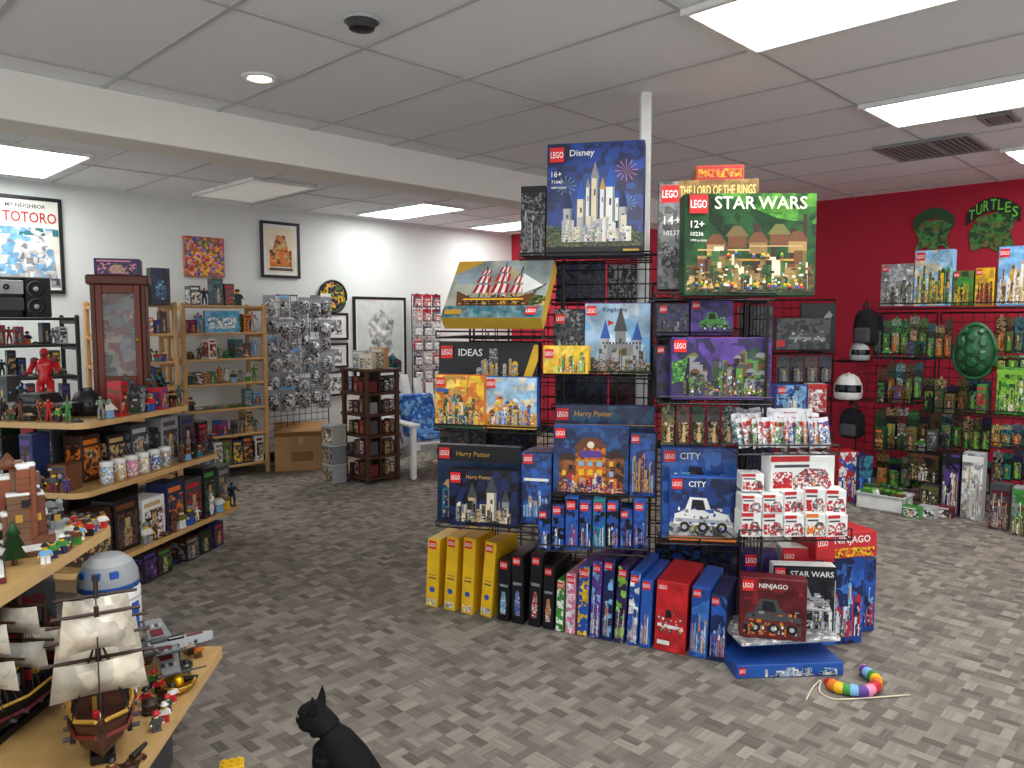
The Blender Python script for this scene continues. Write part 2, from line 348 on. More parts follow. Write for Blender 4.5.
carton('large navy blue castle set box standing at top of tower',(546,141,643,256),3.78,12,T=.12,base='p:navy,1d3f8c,navy,22489a:6',side='navy',grp=G,art=
 [('r',0,0,1,.08,'ink'),('p',[(0,.08),(1,.08),(1,.2),(.6,.26),(.3,.22),(0,.28)],'p:dgreen,olive,ink,dgreen:40')]
 +[('p',[(u+a*math.cos(k*math.pi/6)*.5+.0,v+a*math.sin(k*math.pi/6)*.42),(u+a*1.1*math.cos(k*math.pi/6+.06)*.5,v+a*1.1*math.sin(k*math.pi/6+.06)*.42),(u,v)],c) for u,v,a,c in ((.2,.62,.2,'sky'),(.82,.74,.22,'pink'),(.84,.45,.16,'sky'),(.14,.4,.14,'purple'),(.5,.8,.14,'blue')) for k in range(12)]
 +twr(.22,.09,.2,.42,'silver','navy')+twr(.36,.08,.2,.5,'cream','blue')+twr(.66,.09,.2,.6,'white','blue')+twr(.5,.07,.3,.68,'cream','grey')+twr(.79,.08,.2,.42,'silver','navy')+twr(.58,.05,.3,.58,'white','gold')+twr(.43,.04,.3,.6,'white','grey')+twr(.73,.04,.3,.5,'white','blue')
 +bits(.15,.12,.88,.38,['silver','white','grey','cream','silver'],20,False)
 +[LG(.03,.83,.13),('t','Disney',.24,.86,.075,'white'),('t','16+',.05,.7,.05,'white'),('t','71040',.05,.64,.03,'white'),('t','4080 pcs/pzs',.05,.59,.025,'white'),('r',.8,.02,.96,.05,'gold')])
carton('dark grey box end beside the navy castle box on top',(520,187,545,258),3.95,12,T=.3,base='p:dgrey,black,grey,dgrey:26',side='black',grp=G,art=[('r',0,.9,1,1,'black')]+bits(.1,.1,.9,.7,['dgrey','grey','black','silver'],8))
carton('grey and gold box tucked behind green forest village box',(657,179,757,290),3.6,8,T=.09,base='p:dgrey,grey,5a5c58,grey:8',side='dgrey',grp=G,art=
 [('r',.2,.83,1,1,'p:8a6a3c,9c7a48,7a5a30:8'),LG(.03,.8,.16),('t','THE LORD OF THE RINGS',.22,.86,.09,'f6dc84'),('t','14+',.06,.6,.08,'white'),('t','10237',.06,.5,.045,'white'),('r',.04,.2,.2,.4,'p:dgrey,ink,grey:40')])
carton('flat red and orange box lying on top behind the others',(696,165,744,180),3.78,8,T=.3,base='red',side='orange',grp=G,art=[('r',.05,.2,.95,.75,'p:yellow,orange,red,gold:30')],single=True)
carton('large green forest village set box at top right of tower',(684,193,815,296),3.38,3,T=.11,base='p:1a3c1c,24522a,1f4a26,16301a:7',side='dgreen',grp=G,art=
 [('p',[(.25,1),(1,1),(1,.7),(.7,.76)],'p:3c7a32,5a9a3a,2f6a2c,1f4a26:9'),('r',.02,.04,.98,.3,'p:dbrown,brown,olive,dgreen,tan:26')]
 +[('r',u,.08,u+w,v,'dbrown') for u,w,v in ((.2,.04,.6),(.35,.03,.66),(.52,.05,.7),(.66,.03,.6),(.8,.05,.66),(.9,.03,.8))]
 +[('p',[(u-.09,v),(u+.09,v),(u+.03,v+.1),(u-.03,v+.1)],c) for u,v,c in ((.24,.5,'brown'),(.4,.58,'6a5a34'),(.56,.52,'brown'),(.72,.6,'olive'),(.86,.53,'brown'))]
 +[('r',u-.07,v-.11,u+.07,v,c) for u,v,c in ((.24,.5,'a08450'),(.4,.58,'brown'),(.56,.52,'8a6e40'),(.72,.6,'brown'),(.86,.53,'a08450'))]+[('r',.15,.34,.9,.36,'gold'),('r',.1,.44,.5,.455,'tan'),('r',.5,.48,.9,.49,'tan')]
 +bits(.06,.06,.94,.5,['brown','a08450','dbrown','olive','8a6e40','dgreen','cream','2f6a2c'],30,False)+folk(.06,.05,.92,16,.45)+folk(.15,.36,.85,8,.4)
 +[LG(.03,.8,.18),('t','STAR',.22,.84,.125,'f2edcf'),('t','WARS',.55,.84,.125,'f2edcf'),('t','12+',.04,.66,.07,'white'),('t','10236',.04,.58,.04,'white'),('t','1990 pcs/pzs',.04,.52,.03,'white')])
ship=[('r',0,0,1,.2,'p:teal,5a7f8c,7a98a0:12'),('r',0,.2,1,1,'p:8fa1ad,a9ad9c,9aa6a8,b8ac86:4'),('p',[(0,.75),(.3,1),(0,1)],'gold'),('p',[(.6,.2),(1,.2),(1,.36),(.8,.4)],'p:olive,dgreen,tan:20'),('p',[(.12,.2),(.82,.2),(.9,.44),(.7,.34),(.25,.34),(.08,.46)],'brown'),('r',.17,.3,.78,.325,'yellow'),('r',.17,.25,.78,.28,'black'),('r',.32,.34,.332,.9,'dbrown'),('r',.512,.34,.525,.96,'dbrown'),('r',.693,.34,.705,.88,'dbrown'),('p',[(.87,.42),(.98,.56),(.972,.58),(.86,.45)],'dbrown')]
for u,v0,v1,ww in ((.33,.42,.56,.17),(.33,.6,.72,.14),(.33,.75,.83,.1),(.52,.42,.58,.18),(.52,.62,.76,.15),(.52,.79,.88,.11),(.7,.42,.55,.15),(.7,.59,.7,.12)):
    for j in range(5): ship.append(('p',[(u-ww/2+ww*j/5,v0),(u-ww/2+ww*(j+1)/5,v0),(u-ww*.42+ww*.84*(j+1)/5+.01,v1),(u-ww*.42+ww*.84*j/5+.01,v1)],'red' if j%2==0 else 'white'))
for u in (.33,.52,.7): ship+=[('p',[(u-.09,.36),(u-.085,.36),(u+.004,.86),(u,.86)],'dbrown'),('p',[(u+.09,.36),(u+.095,.36),(u+.008,.86),(u+.004,.86)],'dbrown')]
ship+=[('p',[(.76,.4),(.95,.54),(.72,.76)],'white')]+[('r',.19+.06*i,.262,.215+.06*i,.275,'grey') for i in range(9)]+folk(.2,.34,.75,10,.4)+bits(.14,.21,.82,.28,['brown','dbrown','gold','black'],12,False)+[LG(.84,.03,.13),('r',.03,.04,.2,.12,'gold')]
carton('grey-blue sailing ship set box lying tilted back on its shelf',(439,263,541,331),3.6,16,T=.08,base='p:8fa1ad,a9ad9c,b8ac86:5',side='c8a63a',grp=G,art=ship,h=.4,w=.5,tilt=44,dz=.035)
carton('black set box standing behind two orange and blue boxes',(438,342,537,428),3.84,15,T=.07,base='ink',grp=G,art=
 [('p',[(.5,.4),(.62,.4),(.6,.92),(.52,.92)],'p:grey,dgrey,silver:40'),('p',[(.82,.45),(.96,.97),(1,.97),(1,.8),(.9,.45)],'yellow')]+bits(.36,.5,.82,.82,['grey','tan','yellow','dgrey','gold','silver'],14)+[LG(.03,.8,.15),('t','IDEAS',.21,.83,.085,'white')])
carton('yellow and orange village set box in front of black box',(435,375,484,428),3.68,15,T=.06,base='p:yellow,orange,f6d65a,gold:9',side='orange',grp=G,art=bits(.06,.06,.94,.66,['orange','brown','tan','yellow','dgreen','cream','teal'],20)+[LG(.04,.78,.17),('r',.04,.68,.3,.74,'blue'),('r',0,0,1,.06,'dgreen')])
carton('light blue and orange scene set box in front of black box',(485,377,537,429),3.64,15,T=.06,base='p:sky,a8d0ee,cream,sky:8',side='blue',grp=G,art=[('p',[(0,.05),(1,.05),(1,.3),(.5,.36),(0,.26)],'p:orange,gold,tan:20')]+bits(.06,.08,.94,.62,['orange','tan','sky','white','brown','yellow','blue'],18)+[LG(.04,.78,.17),('r',.0,.0,1,.07,'gold')])
carton('dark blue wizard school box at back of lower left shelf',(437,447,520,526),3.84,15,T=.08,base='p:navy,1a3550,1c3a5a,navy:8',side='navy',grp=G,art=[('r',0,.8,1,1,'ink')]+bits(.06,.08,.94,.66,['navy','grey','tan','violet','dgrey','teal'],20)+[LG(.03,.83,.14),('t','Harry Potter',.24,.85,.08,'gold')])
carton('black castle ruin box in front on lower left shelf',(449,470,518,527),3.66,15,T=.06,base='p:ink,navy,1a2038,ink:9',side='ink',grp=G,art=twr(.34,.12,.12,.5,'tan','dgrey')+twr(.62,.14,.12,.6,'cream','dgrey')+twr(.82,.1,.12,.45,'grey','dgrey')+bits(.1,.08,.92,.48,['tan','cream','dgrey','grey','brown','ink'],22,False)+[LG(.03,.76,.18),('t','Harry Potter',.26,.82,.08,'gold')])
carton('tall blue box end at right of lower left shelf',(520,455,551,526),3.66,15,T=.28,base='p:blue,1f4a90,navy,blue:12',side='navy',grp=G,art=[LG(.08,.84,.13),('r',.1,.6,.9,.64,'white')]+bits(.1,.1,.9,.45,['blue','sky','white','grey','tan'],10))
carton('light blue castle set box with grey towers on middle shelf',(584,303,650,374),3.7,11,T=.07,base='p:sky,a8cbe8,cfe2f0:4',side='blue',grp=G,art=
 [('r',0,0,1,.16,'p:olive,dgreen,tan:30'),('r',.3,.15,.85,.42,'grey')]+twr(.32,.12,.15,.5,'silver','blue')+twr(.55,.16,.2,.6,'grey','dgrey')+twr(.8,.12,.15,.48,'silver','blue')+[('r',.47,.15,.62,.34,'dbrown')]+[('r',.28+.05*i,.42,.31+.05*i,.45,'dgrey') for i in range(12)]+bits(.1,.06,.95,.4,['grey','silver','dgrey','brown','olive','silver'],20,False)+[('p',[(.36,.68),(.46,.72),(.36,.76)],'red'),LG(.03,.82,.14),('t','Kingdoms',.28,.86,.08,'navy')])
carton('yellow flat box lying in front on middle shelf',(543,346,588,374),3.58,11,T=.1,base='p:yellow,f6d65a,gold:9',side='yellow',grp=G,art=bits(.32,.06,.97,.8,['brown','green','orange','lime','white','gold'],12)+[LG(.04,.56,.32)])
carton('black box standing left of the light blue castle box',(553,309,584,374),3.8,11,T=.1,base='p:black,dgrey,ink,grey:20',side='black',grp=G,art=[LG(.08,.78,.14)]+bits(.1,.1,.9,.6,['grey','dgrey','silver','black'],10))
carton('blue wizard set box at back of lower middle shelf',(554,406,654,497),3.78,11,T=.07,base='p:1c3a5a,navy,1f5070:6',side='navy',grp=G,art=bits(.6,.06,.98,.74,['orange','blue','gold','violet','tan','brown'],18)+[LG(.02,.83,.13),('t','Harry Potter',.2,.86,.075,'gold'),('r',.0,.78,1,.79,'gold')])
carton('orange shop building box in front on lower middle shelf',(553,427,628,497),3.6,11,T=.08,base='p:1d3a6a,navy,2a4f86,1c3050:7',side='blue',grp=G,art=
 [('r',.3,.1,.7,.7,'p:orange,d06a1c,brown:18'),('r',.36,.56,.64,.66,'purple'),('r',.08,.1,.3,.52,'p:9a5a34,brown,purple:18'),('r',.7,.1,.94,.56,'p:brown,9a5a34,dbrown:18'),('p',[(.27,.7),(.73,.7),(.6,.84),(.4,.84)],'6a3a22'),('p',[(.06,.52),(.32,.52),(.25,.62),(.12,.62)],'dbrown'),('p',[(.68,.56),(.96,.56),(.88,.66),(.76,.66)],'dbrown')]
 +[('r',.34+.12*i,.18+.13*j,.41+.12*i,.26+.13*j,c) for i in range(3) for j,c in ((0,'ink'),(1,'yellow'),(2,'sky'))]+[('r',u,v,u+.05,v+.07,c) for u,v,c in ((.12,.3,'yellow'),(.21,.38,'ink'),(.75,.3,'sky'),(.84,.42,'ink'),(.75,.44,'yellow'))]+[('c',.5,.74,.05,'cream'),('r',.3,.5,.7,.53,'gold')]+bits(.06,.06,.96,.36,['orange','purple','brown','tan','red','violet','cream'],24,False)+[('r',0,0,1,.05,'ink'),LG(.03,.83,.14)])
carton('narrow blue and orange box right of the shop building box',(629,434,655,498),3.57,11,T=.1,base='p:blue,navy,1f4a90:10',side='navy',grp=G,art=[LG(.06,.84,.12)]+bits(.08,.08,.92,.72,['orange','tan','gold','sky','brown','violet'],12))
for i in range(8):
    x=538+i*13.6; hh=random.choice((0,4,9,-2)); c=['navy','ink','blue','navy','teal','ink','navy','blue'][i]
    carton('small %s box in row under the shop building, %s from left'%(word(c),ORD[i]),(x,500+hh,x+12.6,551-i*.35),3.56-.012*i,11,T=.14,base='p:%s,blue,ink:14'%c,side=c,grp='small boxes on the lowest tower shelf',single=True,art=[('L',.1,.78,.16)]+bits(.1,.08,.9,.5,['white',c,'sky','grey','red'],5))
carton('purple and green sewer set box high on right column',(690,300,733,336),3.5,8,T=.08,base='p:violet,purple,3f2a78:8',side='violet',grp=G,art=[LG(.05,.74,.2)]+mach(.2,.08,.95,.7,['green','dgreen','lime','grey']))
carton('dark box end high on right column beside purple box',(656,303,689,336),3.52,8,T=.2,base='p:black,violet,dgrey,navy:20',side='black',grp=G,single=True,art=[('L',.1,.7,.22)]+bits(.1,.08,.9,.6,['dgrey','grey','violet','black'],7))
carton('large purple and green sewer lair set box on right column',(671,338,771,400),3.38,6,T=.1,base='p:violet,2a1c50,purple:8',side='purple',grp=G,art=
 [('r',.12,.06,.97,.3,'p:dgrey,olive,dgreen:26')]+bits(.14,.06,.97,.8,['dgreen','olive','grey','violet','brown','5a8a3a','dgrey','ink'],34)+[('r',0,0,1,.06,'purple'),('p',[(.0,.6),(.16,.66),(.12,.3),(.0,.25)],'p:lime,green,dgreen:40'),LG(.02,.76,.2)])
carton('black and violet box wedged left of the large purple box',(656,346,671,400),3.5,6,T=.2,base='p:black,violet,ink:14',side='black',grp=G,art=[LG(.08,.84,.12)])
carton('blue city set box at back of lower right shelf',(661,449,736,540),3.5,6,T=.07,base='p:blue,3a74c8,1d4a9a:6',side='blue',grp=G,art=mach(.08,.5,.98,.84,['blue','silver','white','sky'])+[LG(.03,.84,.12),('t','CITY',.24,.87,.075,'white')])
carton('blue space vehicle city set box in front, lower right shelf',(669,478,736,541),3.34,6,T=.07,base='p:1d3f86,navy,2a58a8:7',side='blue',grp=G,art=[('p',[(0,.07),(1,.07),(1,.3),(.6,.36),(0,.28)],'p:grey,silver,dgrey:16')]+bits(.05,.3,.95,.6,['navy','blue','grey','dgrey'],8,False)+mach(.04,.1,.97,.74,['white','silver','grey','blue'])+folk(.1,.1,.9,5,.8)+[('r',0,0,1,.07,'orange'),LG(.03,.81,.16),('t','CITY',.28,.85,.09,'white')])
GR='boxes on the far side of the central tower'
for i,(r,d,c,s_,lb) in enumerate((((556,262,604,302),4.5,'p:ink,dgrey,navy,black:14','black','dark box seen through wires below the castle box, left one'),((607,264,650,302),4.5,'p:dgrey,black,grey,ink:14','black','grey box seen through wires below the castle box, right one'),((656,322,690,404),4.45,'p:black,dgrey,ink:12','black','black box behind wires left of the purple box'),((556,376,606,408),4.5,'p:navy,ink,dgrey:14','navy','navy box seen through wires above the wizard box'),((609,374,654,408),4.5,'p:black,maroon,dgrey:14','black','black and maroon box behind wires above wizard box'),((440,428,486,452),4.6,'p:black,dgrey,brown:14','black','dark box behind wires below the yellow village box'),((490,426,534,452),4.6,'p:navy,black,dgrey:14','black','dark box behind wires below light blue scene box'),((655,545,700,600),4.3,'p:navy,black,blue:14','black','dark blue box behind wires under the city boxes'),((738,306,771,398),3.98,'p:black,dgrey,violet:12','black','tall black box behind edge-on wire panel'),((541,560,600,612),4.5,'p:black,dgrey,navy:14','black','dark box low on far side of the tower'),((604,556,650,612),4.5,'p:dgrey,black,blue:14','black','dark grey box low on far side of the tower'),((700,545,740,602),4.25,'p:black,navy,dgrey:14','black','black box behind wires at right of city boxes'),((738,402,772,470),3.98,'p:ink,navy,dgrey:12','black','dark box behind the white foil packets'))):
    carton(lb,r,d,11,T=.12,base=c,side=s_,grp=GR,single=True,art=[('r',.12,.1,.88,.6,c.replace(':1',':3'))],z=0 if r[3]>=600 else None)
def pack(label,base,w,h,rz,pal,grp,cat='blister pack'):
    b=MB(); b.cbox(-w/2,-.004,0,w/2,.004,h,'p:%s,%s,%s:30'%(pal[0],pal[3],pal[0]),.001); b.fpoly([(-w*.5,h*.8),(w*.5,h*.8),(w*.5,h),(-w*.5,h)],-.0046,'p:%s,%s,%s:40'%(pal[1],pal[0],pal[1]))
    b.cbox(-w*.38,-.034,h*.06,w*.38,-.005,h*.62,'p:%s:45'%','.join(pal),.01)
    b.cbox(-w*.13,-.04,h*.1,w*.13,-.034,h*.34,pal[2],.003); b.cbox(-w*.09,-.04,h*.35,w*.09,-.034,h*.5,'tan',.004); b.cbox(-w*.12,-.006,h*.98,w*.12,.004,h*1.07,pal[0],.001)
    return tag(b.build('blister_pack',None,base,rz),label,cat,grp)
for i,c in enumerate(('olive','brown','dgreen','dbrown','grey')):
    o,w,h,rz=spot((661+i*15,404,674+i*15,445),3.42,6); pack('%s figure pack hanging above city boxes, %s from left'%(word(c),ORD[i]),o,w,h/1.07,rz,(c,'black','tan','dgrey'),'figure packs on tower')
# floor row along the tower
RA=Vector((-.47,3.98)); RB=Vector((.968,3.3)); RDR=(RB-RA)
def rowt(x):
    r=(x-512)/F; return (r*RA.y-RA.x)/(RDR.x-r*RDR.y)
GF='boxed sets standing on the floor around tower'
def frow(x0,x1,ytop,label,base,side,art,T=.3,fw=.96,jy=0.,lean=0.):
    t0,t1=rowt(x0),rowt(x1); p=RA+RDR*(t0+t1)/2; w=(t1-t0)*RDR.length*fw; b=W(p.x,p.y,0)
    rz=CAMRZ-R(25.3+jy); xm=(x0+x1)/2; v,f,u=ray(xm,ytop); h=H+u*(p.y/f)
    loc=b+Vector((-math.sin(rz),math.cos(rz),0))*(T/2+abs(jy)*.004); loc.z+=abs(math.sin(R(lean)))*w/2
    body=MB(); body.cbox(-w/2,-T/2,0,w/2,T/2,h,side,.003,base); pic=MB();lg=MB();lt=MB()
    for i,q in enumerate(art):
        y=-T/2-.0003-.00003*i
        if q[0]=='r': pic.fpoly([(-w/2+q[1]*w,q[2]*h),(-w/2+q[3]*w,q[2]*h),(-w/2+q[3]*w,q[4]*h),(-w/2+q[1]*w,q[4]*h)],y,q[5])
        elif q[0]=='p': pic.fpoly([(-w/2+a*w,c*h) for a,c in q[1]],y,q[2])
        elif q[0]=='c': pic.fpoly([(-w/2+q[1]*w+q[3]*w*math.cos(j*math.pi/9),q[2]*h+q[3]*w*math.sin(j*math.pi/9)) for j in range(18)],y,q[4])
        elif q[0]=='L':
            s=q[3]*w; a=-w/2+q[1]*w; z=q[2]*h; y-=.0006; lg.fpoly([(a,z),(a+s,z),(a+s,z+s),(a,z+s)],y,'e02020'); lt.text('LEGO',a+s*.06,y-.0005,z+s*.28,s*.44,'ffffff',s*.88)
    t=thing('toy_box',label,'box',loc,rz,GF); t.rotation_euler=(0,R(lean),rz); body.build('carton',t)
    if pic.v: pic.build('picture',t)
    if lg.v: l=lg.build('logo_patch',t); lt.build('lettering',l)
yb='f0c01a'
for i,(x0,x1,yt) in enumerate(((420,436,540),(438.5,454,537),(457,472.5,538),(475.5,491,542))):
    frow(x0,x1,yt,'%s yellow box of four standing on floor at tower left'%('leftmost','second','third','rightmost')[i],yb,'e6b416',[('L',.12,.86,.6),('r',.2,.42,.8,.44,'dgrey'),('r',.2,.47,.8,.48,'dgrey'),('c',.5,.26,.22,'blue'),('r',.1,.03,.9,.12,'p:grey,white,yellow:60')],T=.24,fw=.76,jy=(-3,2,-1,3)[i],lean=(3,4,3,5)[i])
for i,(x0,x1,yt,c) in enumerate(((495,509,560,'sky'),(510,524,555,'blue'),(527,541,554,'red'),(542,555,566,'orange'))):
    frow(x0,x1,yt,'narrow black box with %s figure print standing on floor by yellow boxes'%word(c),'ink','black',[('L',.15,.85,.6),('p',[(.3,.12),(.7,.12),(.75,.3),(.62,.48),(.38,.48),(.25,.3)],'p:%s,grey,%s,white:50'%(c,c)),('r',.15,.56,.85,.6,'grey')],T=.26,fw=.86,jy=(1,-1,1,-1)[i],lean=(2,0,2.5,1)[i])
for i,(x0,x1,yt,c,c2) in enumerate(((556,565,580,'green','white'),(566,577,574,'pink','white'),(578,590,566,'blue','yellow'))):
    frow(x0,x1,yt,'thin %s box standing on floor between black and purple boxes'%word(c),'p:%s,%s,%s:14'%(c,c2,c),c,[('L',.1,.84,.75)],T=.26,fw=.9,lean=(2,1,2)[i])
for i,(x0,x1,yt,c,c2,lb) in enumerate(((591,602,561,'purple','sky','light blue print'),(603,615,558,'navy','sky','pale blue print'),(616,628,566,'violet','lime','green print'),(629,641,572,'blue','white','white print'),(642,655,580,'blue','sky','plain spine'))):
    frow(x0,x1,yt,'%s box with %s standing on floor, %s of five blue ones'%(word(c),lb,ORD[i]),'p:%s,%s,%s,%s:12'%(c,c,c2,c) if i<4 else c,c,[('L',.1,.86,.7)]+bits(.1,.06,.9,.5,[c2,'white',c,'grey','orange'],6),T=.34,fw=.9,lean=(2.5,2,3,3,2)[i])
frow(657,692,582,'bright red set box standing on floor in tower row','p:red,c8252a,d83038:6','red',[('L',.05,.84,.3)]+bits(.06,.3,.94,.7,['red','maroon','orange','dgrey'],8,False)+mach(.04,.22,.96,.66,['red','white','yellow','silver'])+[('r',.1,.1,.5,.16,'white')],T=.34,fw=.92,lean=2)
frow(694,714,588,'blue city box standing right of the red floor box','p:blue,1d4a9a,3a74c8:9','blue',[('L',.06,.86,.45)]+bits(.06,.08,.94,.6,['blue','white','grey','orange','sky'],10),T=.34,fw=.92,lean=2)
frow(715,733,596,'blue box at right end of tower floor row','p:blue,navy,3a74c8:9','navy',[('L',.06,.86,.45)]+bits(.06,.08,.94,.55,['white','sky','red','blue','grey'],10),T=.3,fw=.94,lean=1)
GE='boxed sets piled at right end of tower'
carton('flat blue box lying on carpet under white box',(736,664,843,688),3.17,-4,T=.34,base='blue',side='1d4a9a',grp=GE,art=bits(.25,.1,.97,.9,['sky','white','blue','navy','silver'],16,False)+[LG(.02,.35,.5)],z=0)
hb=.135
carton('flat white space set box lying on the blue box',(741,640,840,664),3.2,-7,T=.3,base='p:white,silver,white:10',side='p:white,silver,grey,white:12',grp=GE,art=mach(.3,.08,.97,.95,['silver','dgrey','white','grey'],False)+[('r',0,0,1,.12,'blue'),LG(.02,.35,.5)],z=hb)
carton('dark red ninja set box leaning on the end stack',(739,581,806,641),3.2,14,T=.08,base='p:maroon,5a141c,8a2028:8',side='maroon',grp=GE,art=bits(.05,.06,.95,.6,['maroon','dgrey','orange','ink'],12,False)+mach(.05,.06,.97,.72,['dgrey','maroon','grey','orange','ink'])+folk(.1,.1,.9,5,.8)+[LG(.03,.78,.18),('t','NINJAGO',.28,.82,.1,'white')],dz=.008)
carton('white and black space battle box behind dark red box',(771,566,834,640),3.33,8,T=.07,base='p:ink,1a2030,dgrey:8',side='white',grp=GE,art=bits(.04,.08,.96,.7,['silver','white','grey','dgrey','ink'],18,False)+mach(.04,.3,.97,.78,['silver','white','grey','dgrey'],False)+[('r',0,.82,1,1,'ink'),('r',0,.0,1,.08,'white'),LG(.03,.84,.13),('t','STAR WARS',.27,.86,.075,'white')])
for i,(r,d,c,side,lb) in enumerate((((818,548,862,638),3.5,'p:blue,navy,3a74c8:8','blue','tall blue box standing at right end behind white box'),((838,560,874,634),3.64,'p:blue,1d4a9a,navy:9','navy','blue box at far right of the end stack'))):
    carton(lb,r,d,-12,T=.1,base=c,side=side,grp=GE,art=[LG(.06,.86,.12)]+bits(.06,.08,.94,.65,['blue','white','sky','navy','grey','red'],16),z=0)
carton('red ninja box lying across the tall blue boxes',(816,535,877,560),3.48,-12,T=.2,base='red',side='red',grp=GE,art=[LG(.02,.4,.5),('t','NINJAGO',.3,.5,.36,'white'),('r',.3,.05,.95,.4,'p:orange,red,yellow,ink:40')],dz=.004)
carton('violet box standing behind the dark red ninja box',(741,553,776,640),3.46,8,T=.1,base='p:violet,purple,navy:9',side='violet',grp=GE,art=[LG(.06,.86,.12)]+bits(.06,.4,.94,.8,['purple','sky','lime','white'],10),z=0)
carton('white and red box standing behind white space battle box',(779,548,815,640),3.5,4,T=.1,base='p:white,silver,white:9',side='white',grp=GE,art=[('r',0,.84,1,1,'red'),LG(.06,.86,.11)]+bits(.06,.3,.94,.8,['red','grey','white','dgrey'],12),z=0)
# wire panels + shelves
def panel(p0,p1,z0,z1,label,grp):
    p0=Vector(p0);p1=Vector(p1);w=(p1-p0).to_2d().length;c=(p0+p1)/2; rz=math.atan2((p1-p0).y,(p1-p0).x)
    t=thing('wire_grid_panel',label,'grid panel',(c.x,c.y,0),rz,grp); f=MB()
    for x in (-w/2,w/2): f.rod((x,0,z0),(x,0,z1),.007,'black')
    for z in (z0,z1): f.rod((-w/2,0,z),(w/2,0,z),.007,'black')
    f.build('frame',t); g=MB(); n=max(1,round(w/.076))
    for i in range(1,n): g.rod((-w/2+w*i/n,0,z0),(-w/2+w*i/n,0,z1),.0032,'black')
    n=round((z1-z0)/.076)
    for i in range(1,n): g.rod((-w/2,.004,z0+(z1-z0)*i/n),(w/2,.004,z0+(z1-z0)*i/n),.0032,'black')
    g.build('wires',t)
def P2(cx,d): return W(cx,d,0)
GP='black wire grid panels of the central tower'
panel(P2(-.24,4.34),P2(.27,4.14),.0,1.72,'black wire grid panel behind the left column of boxes',GP)
panel(P2(.28,4.12),P2(.84,3.98),.0,1.88,'black wire grid panel under castle box, middle of tower',GP)
panel(P2(.7,3.8),P2(1.14,3.74),.0,1.72,'black wire grid panel behind the right column of boxes',GP)
panel(P2(1.16,3.72),P2(1.12,3.34),.0,1.62,'black wire grid panel seen edge-on holding foil packets',GP)
panel(P2(.9,4.4),P2(1.2,3.9),.0,1.72,'black wire grid panel at back of tower beside post',GP)
panel(P2(-.24,4.8),P2(.5,4.85),.0,1.72,'black wire grid panel at rear left of tower',GP)
def wshelf(x0,x1,y,d,yaw,T,label,dz=-.009,lip=.03):
    o,w,h,rz=spot((x0,y-5,x1,y),d,yaw); loc=o+Vector((-math.sin(rz),math.cos(rz),0))*(T/2); loc.z+=dz; s=MB(); r=.004
    for y_ in (-T/2-.01,0,T/2): s.rod((-w/2,y_,0),(w/2,y_,0),r,'black')
    for x in (-w/2,w/2): s.rod((x,-T/2-.01,0),(x,T/2,0),r,'black')
    n=max(3,int(w/.05))
    for i in range(1,n): s.rod((-w/2+w*i/n,-T/2-.01,.0),(-w/2+w*i/n,T/2,0),.0025,'black')
    s.rod((-w/2,-T/2-.012,lip),(w/2,-T/2-.012,lip),r,'black')
    for x in (-w/2,0,w/2): s.rod((x,-T/2-.012,0),(x,-T/2-.012,lip),r,'black')
    tag(s.build('wire_shelf',None,loc,rz),label,'shelf','black wire shelves on the tower')
wshelf(520,651,257,3.76,12,.3,'top wire shelf holding the navy castle box')
wshelf(655,775,298,3.4,5,.36,'top right wire shelf under green forest box')
wshelf(437,543,336,3.62,16,.4,'wire shelf under the tilted ship box')
wshelf(435,541,430,3.64,15,.38,'wire shelf under yellow and orange boxes, left column')
wshelf(437,552,528,3.66,15,.38,'lowest wire shelf of left column')
wshelf(542,652,376,3.58,11,.34,'wire shelf under light blue castle box')
wshelf(552,656,499,3.57,11,.34,'wire shelf under orange shop building box')
wshelf(536,648,551,3.5,11,.3,'wire shelf under the row of small blue boxes')
wshelf(656,735,337,3.48,8,.26,'wire shelf under small purple box, right column')
wshelf(660,773,402,3.36,6,.34,'wire shelf under large purple box')
wshelf(661,738,542,3.34,6,.34,'wire shelf under blue city boxes')
wshelf(737,838,452,3.22,0,.34,'wire tray holding white foil packets',lip=.04)
wshelf(738,850,538,3.2,-3,.34,'wire tray holding small white and red boxes',lip=.05)
for i,(x0,x1,y) in enumerate(((552,655,303),(552,692,409),(438,536,453))): wshelf(x0,x1,y,4.48 if i!=2 else 4.58,11,.16,'rear wire shelf of tower, %s from the top'%ORD[i])
# foil packets
def foil(label,loc,rx,ry,rz,c1_,grp):
    w,h=.08,.13; b=MB(); vs=[];fs=[]; nx,nz=6,8
    for sgn in (-1,1):
        o=len(vs)
        for j in range(nz):
            for i in range(nx):
                u=i/(nx-1);q=j/(nz-1); bul=.013*(math.sin(math.pi*u)**.5)*(math.sin(math.pi*min(1,max(0,(q-.1)/.8)))**.6 if .1<q<.9 else 0)
                vs.append((-w/2+u*w,sgn*(bul+.0006),q*h))
        for j in range(nz-1):
            for i in range(nx-1):
                a=o+j*nx+i; f=(a,a+1,a+nx+1,a+nx); fs.append(f if sgn<0 else tuple(reversed(f)))
    ks=[]
    for k in range(len(fs)):
        row=(k//5)%7; cl=k%5; ks.append('d4d8dc' if row in (0,6) else (c1_ if row==5 and cl>1 else ('p:white,%s,white,grey,%s,tan:34'%(c1_,c1_) if row in (1,2,3) else 'p:white,white,%s,silver,white:30'%c1_)))
    b.add(vs,fs,'white',True,None,ks); b.fpoly([(-w*.4,h*.7),(-w*.14,h*.7),(-w*.14,h*.84),(-w*.4,h*.84)],-.0142,'red')
    ob=b.build('foil_packet',None,loc,rz); ob.rotation_euler=(rx,ry,rz); return tag(ob,label,'packet',grp)
o,w,h,rz=spot((739,420,836,451),3.22,0)
ex=Vector((math.cos(rz),math.sin(rz),0)); ey=Vector((-math.sin(rz),math.cos(rz),0))
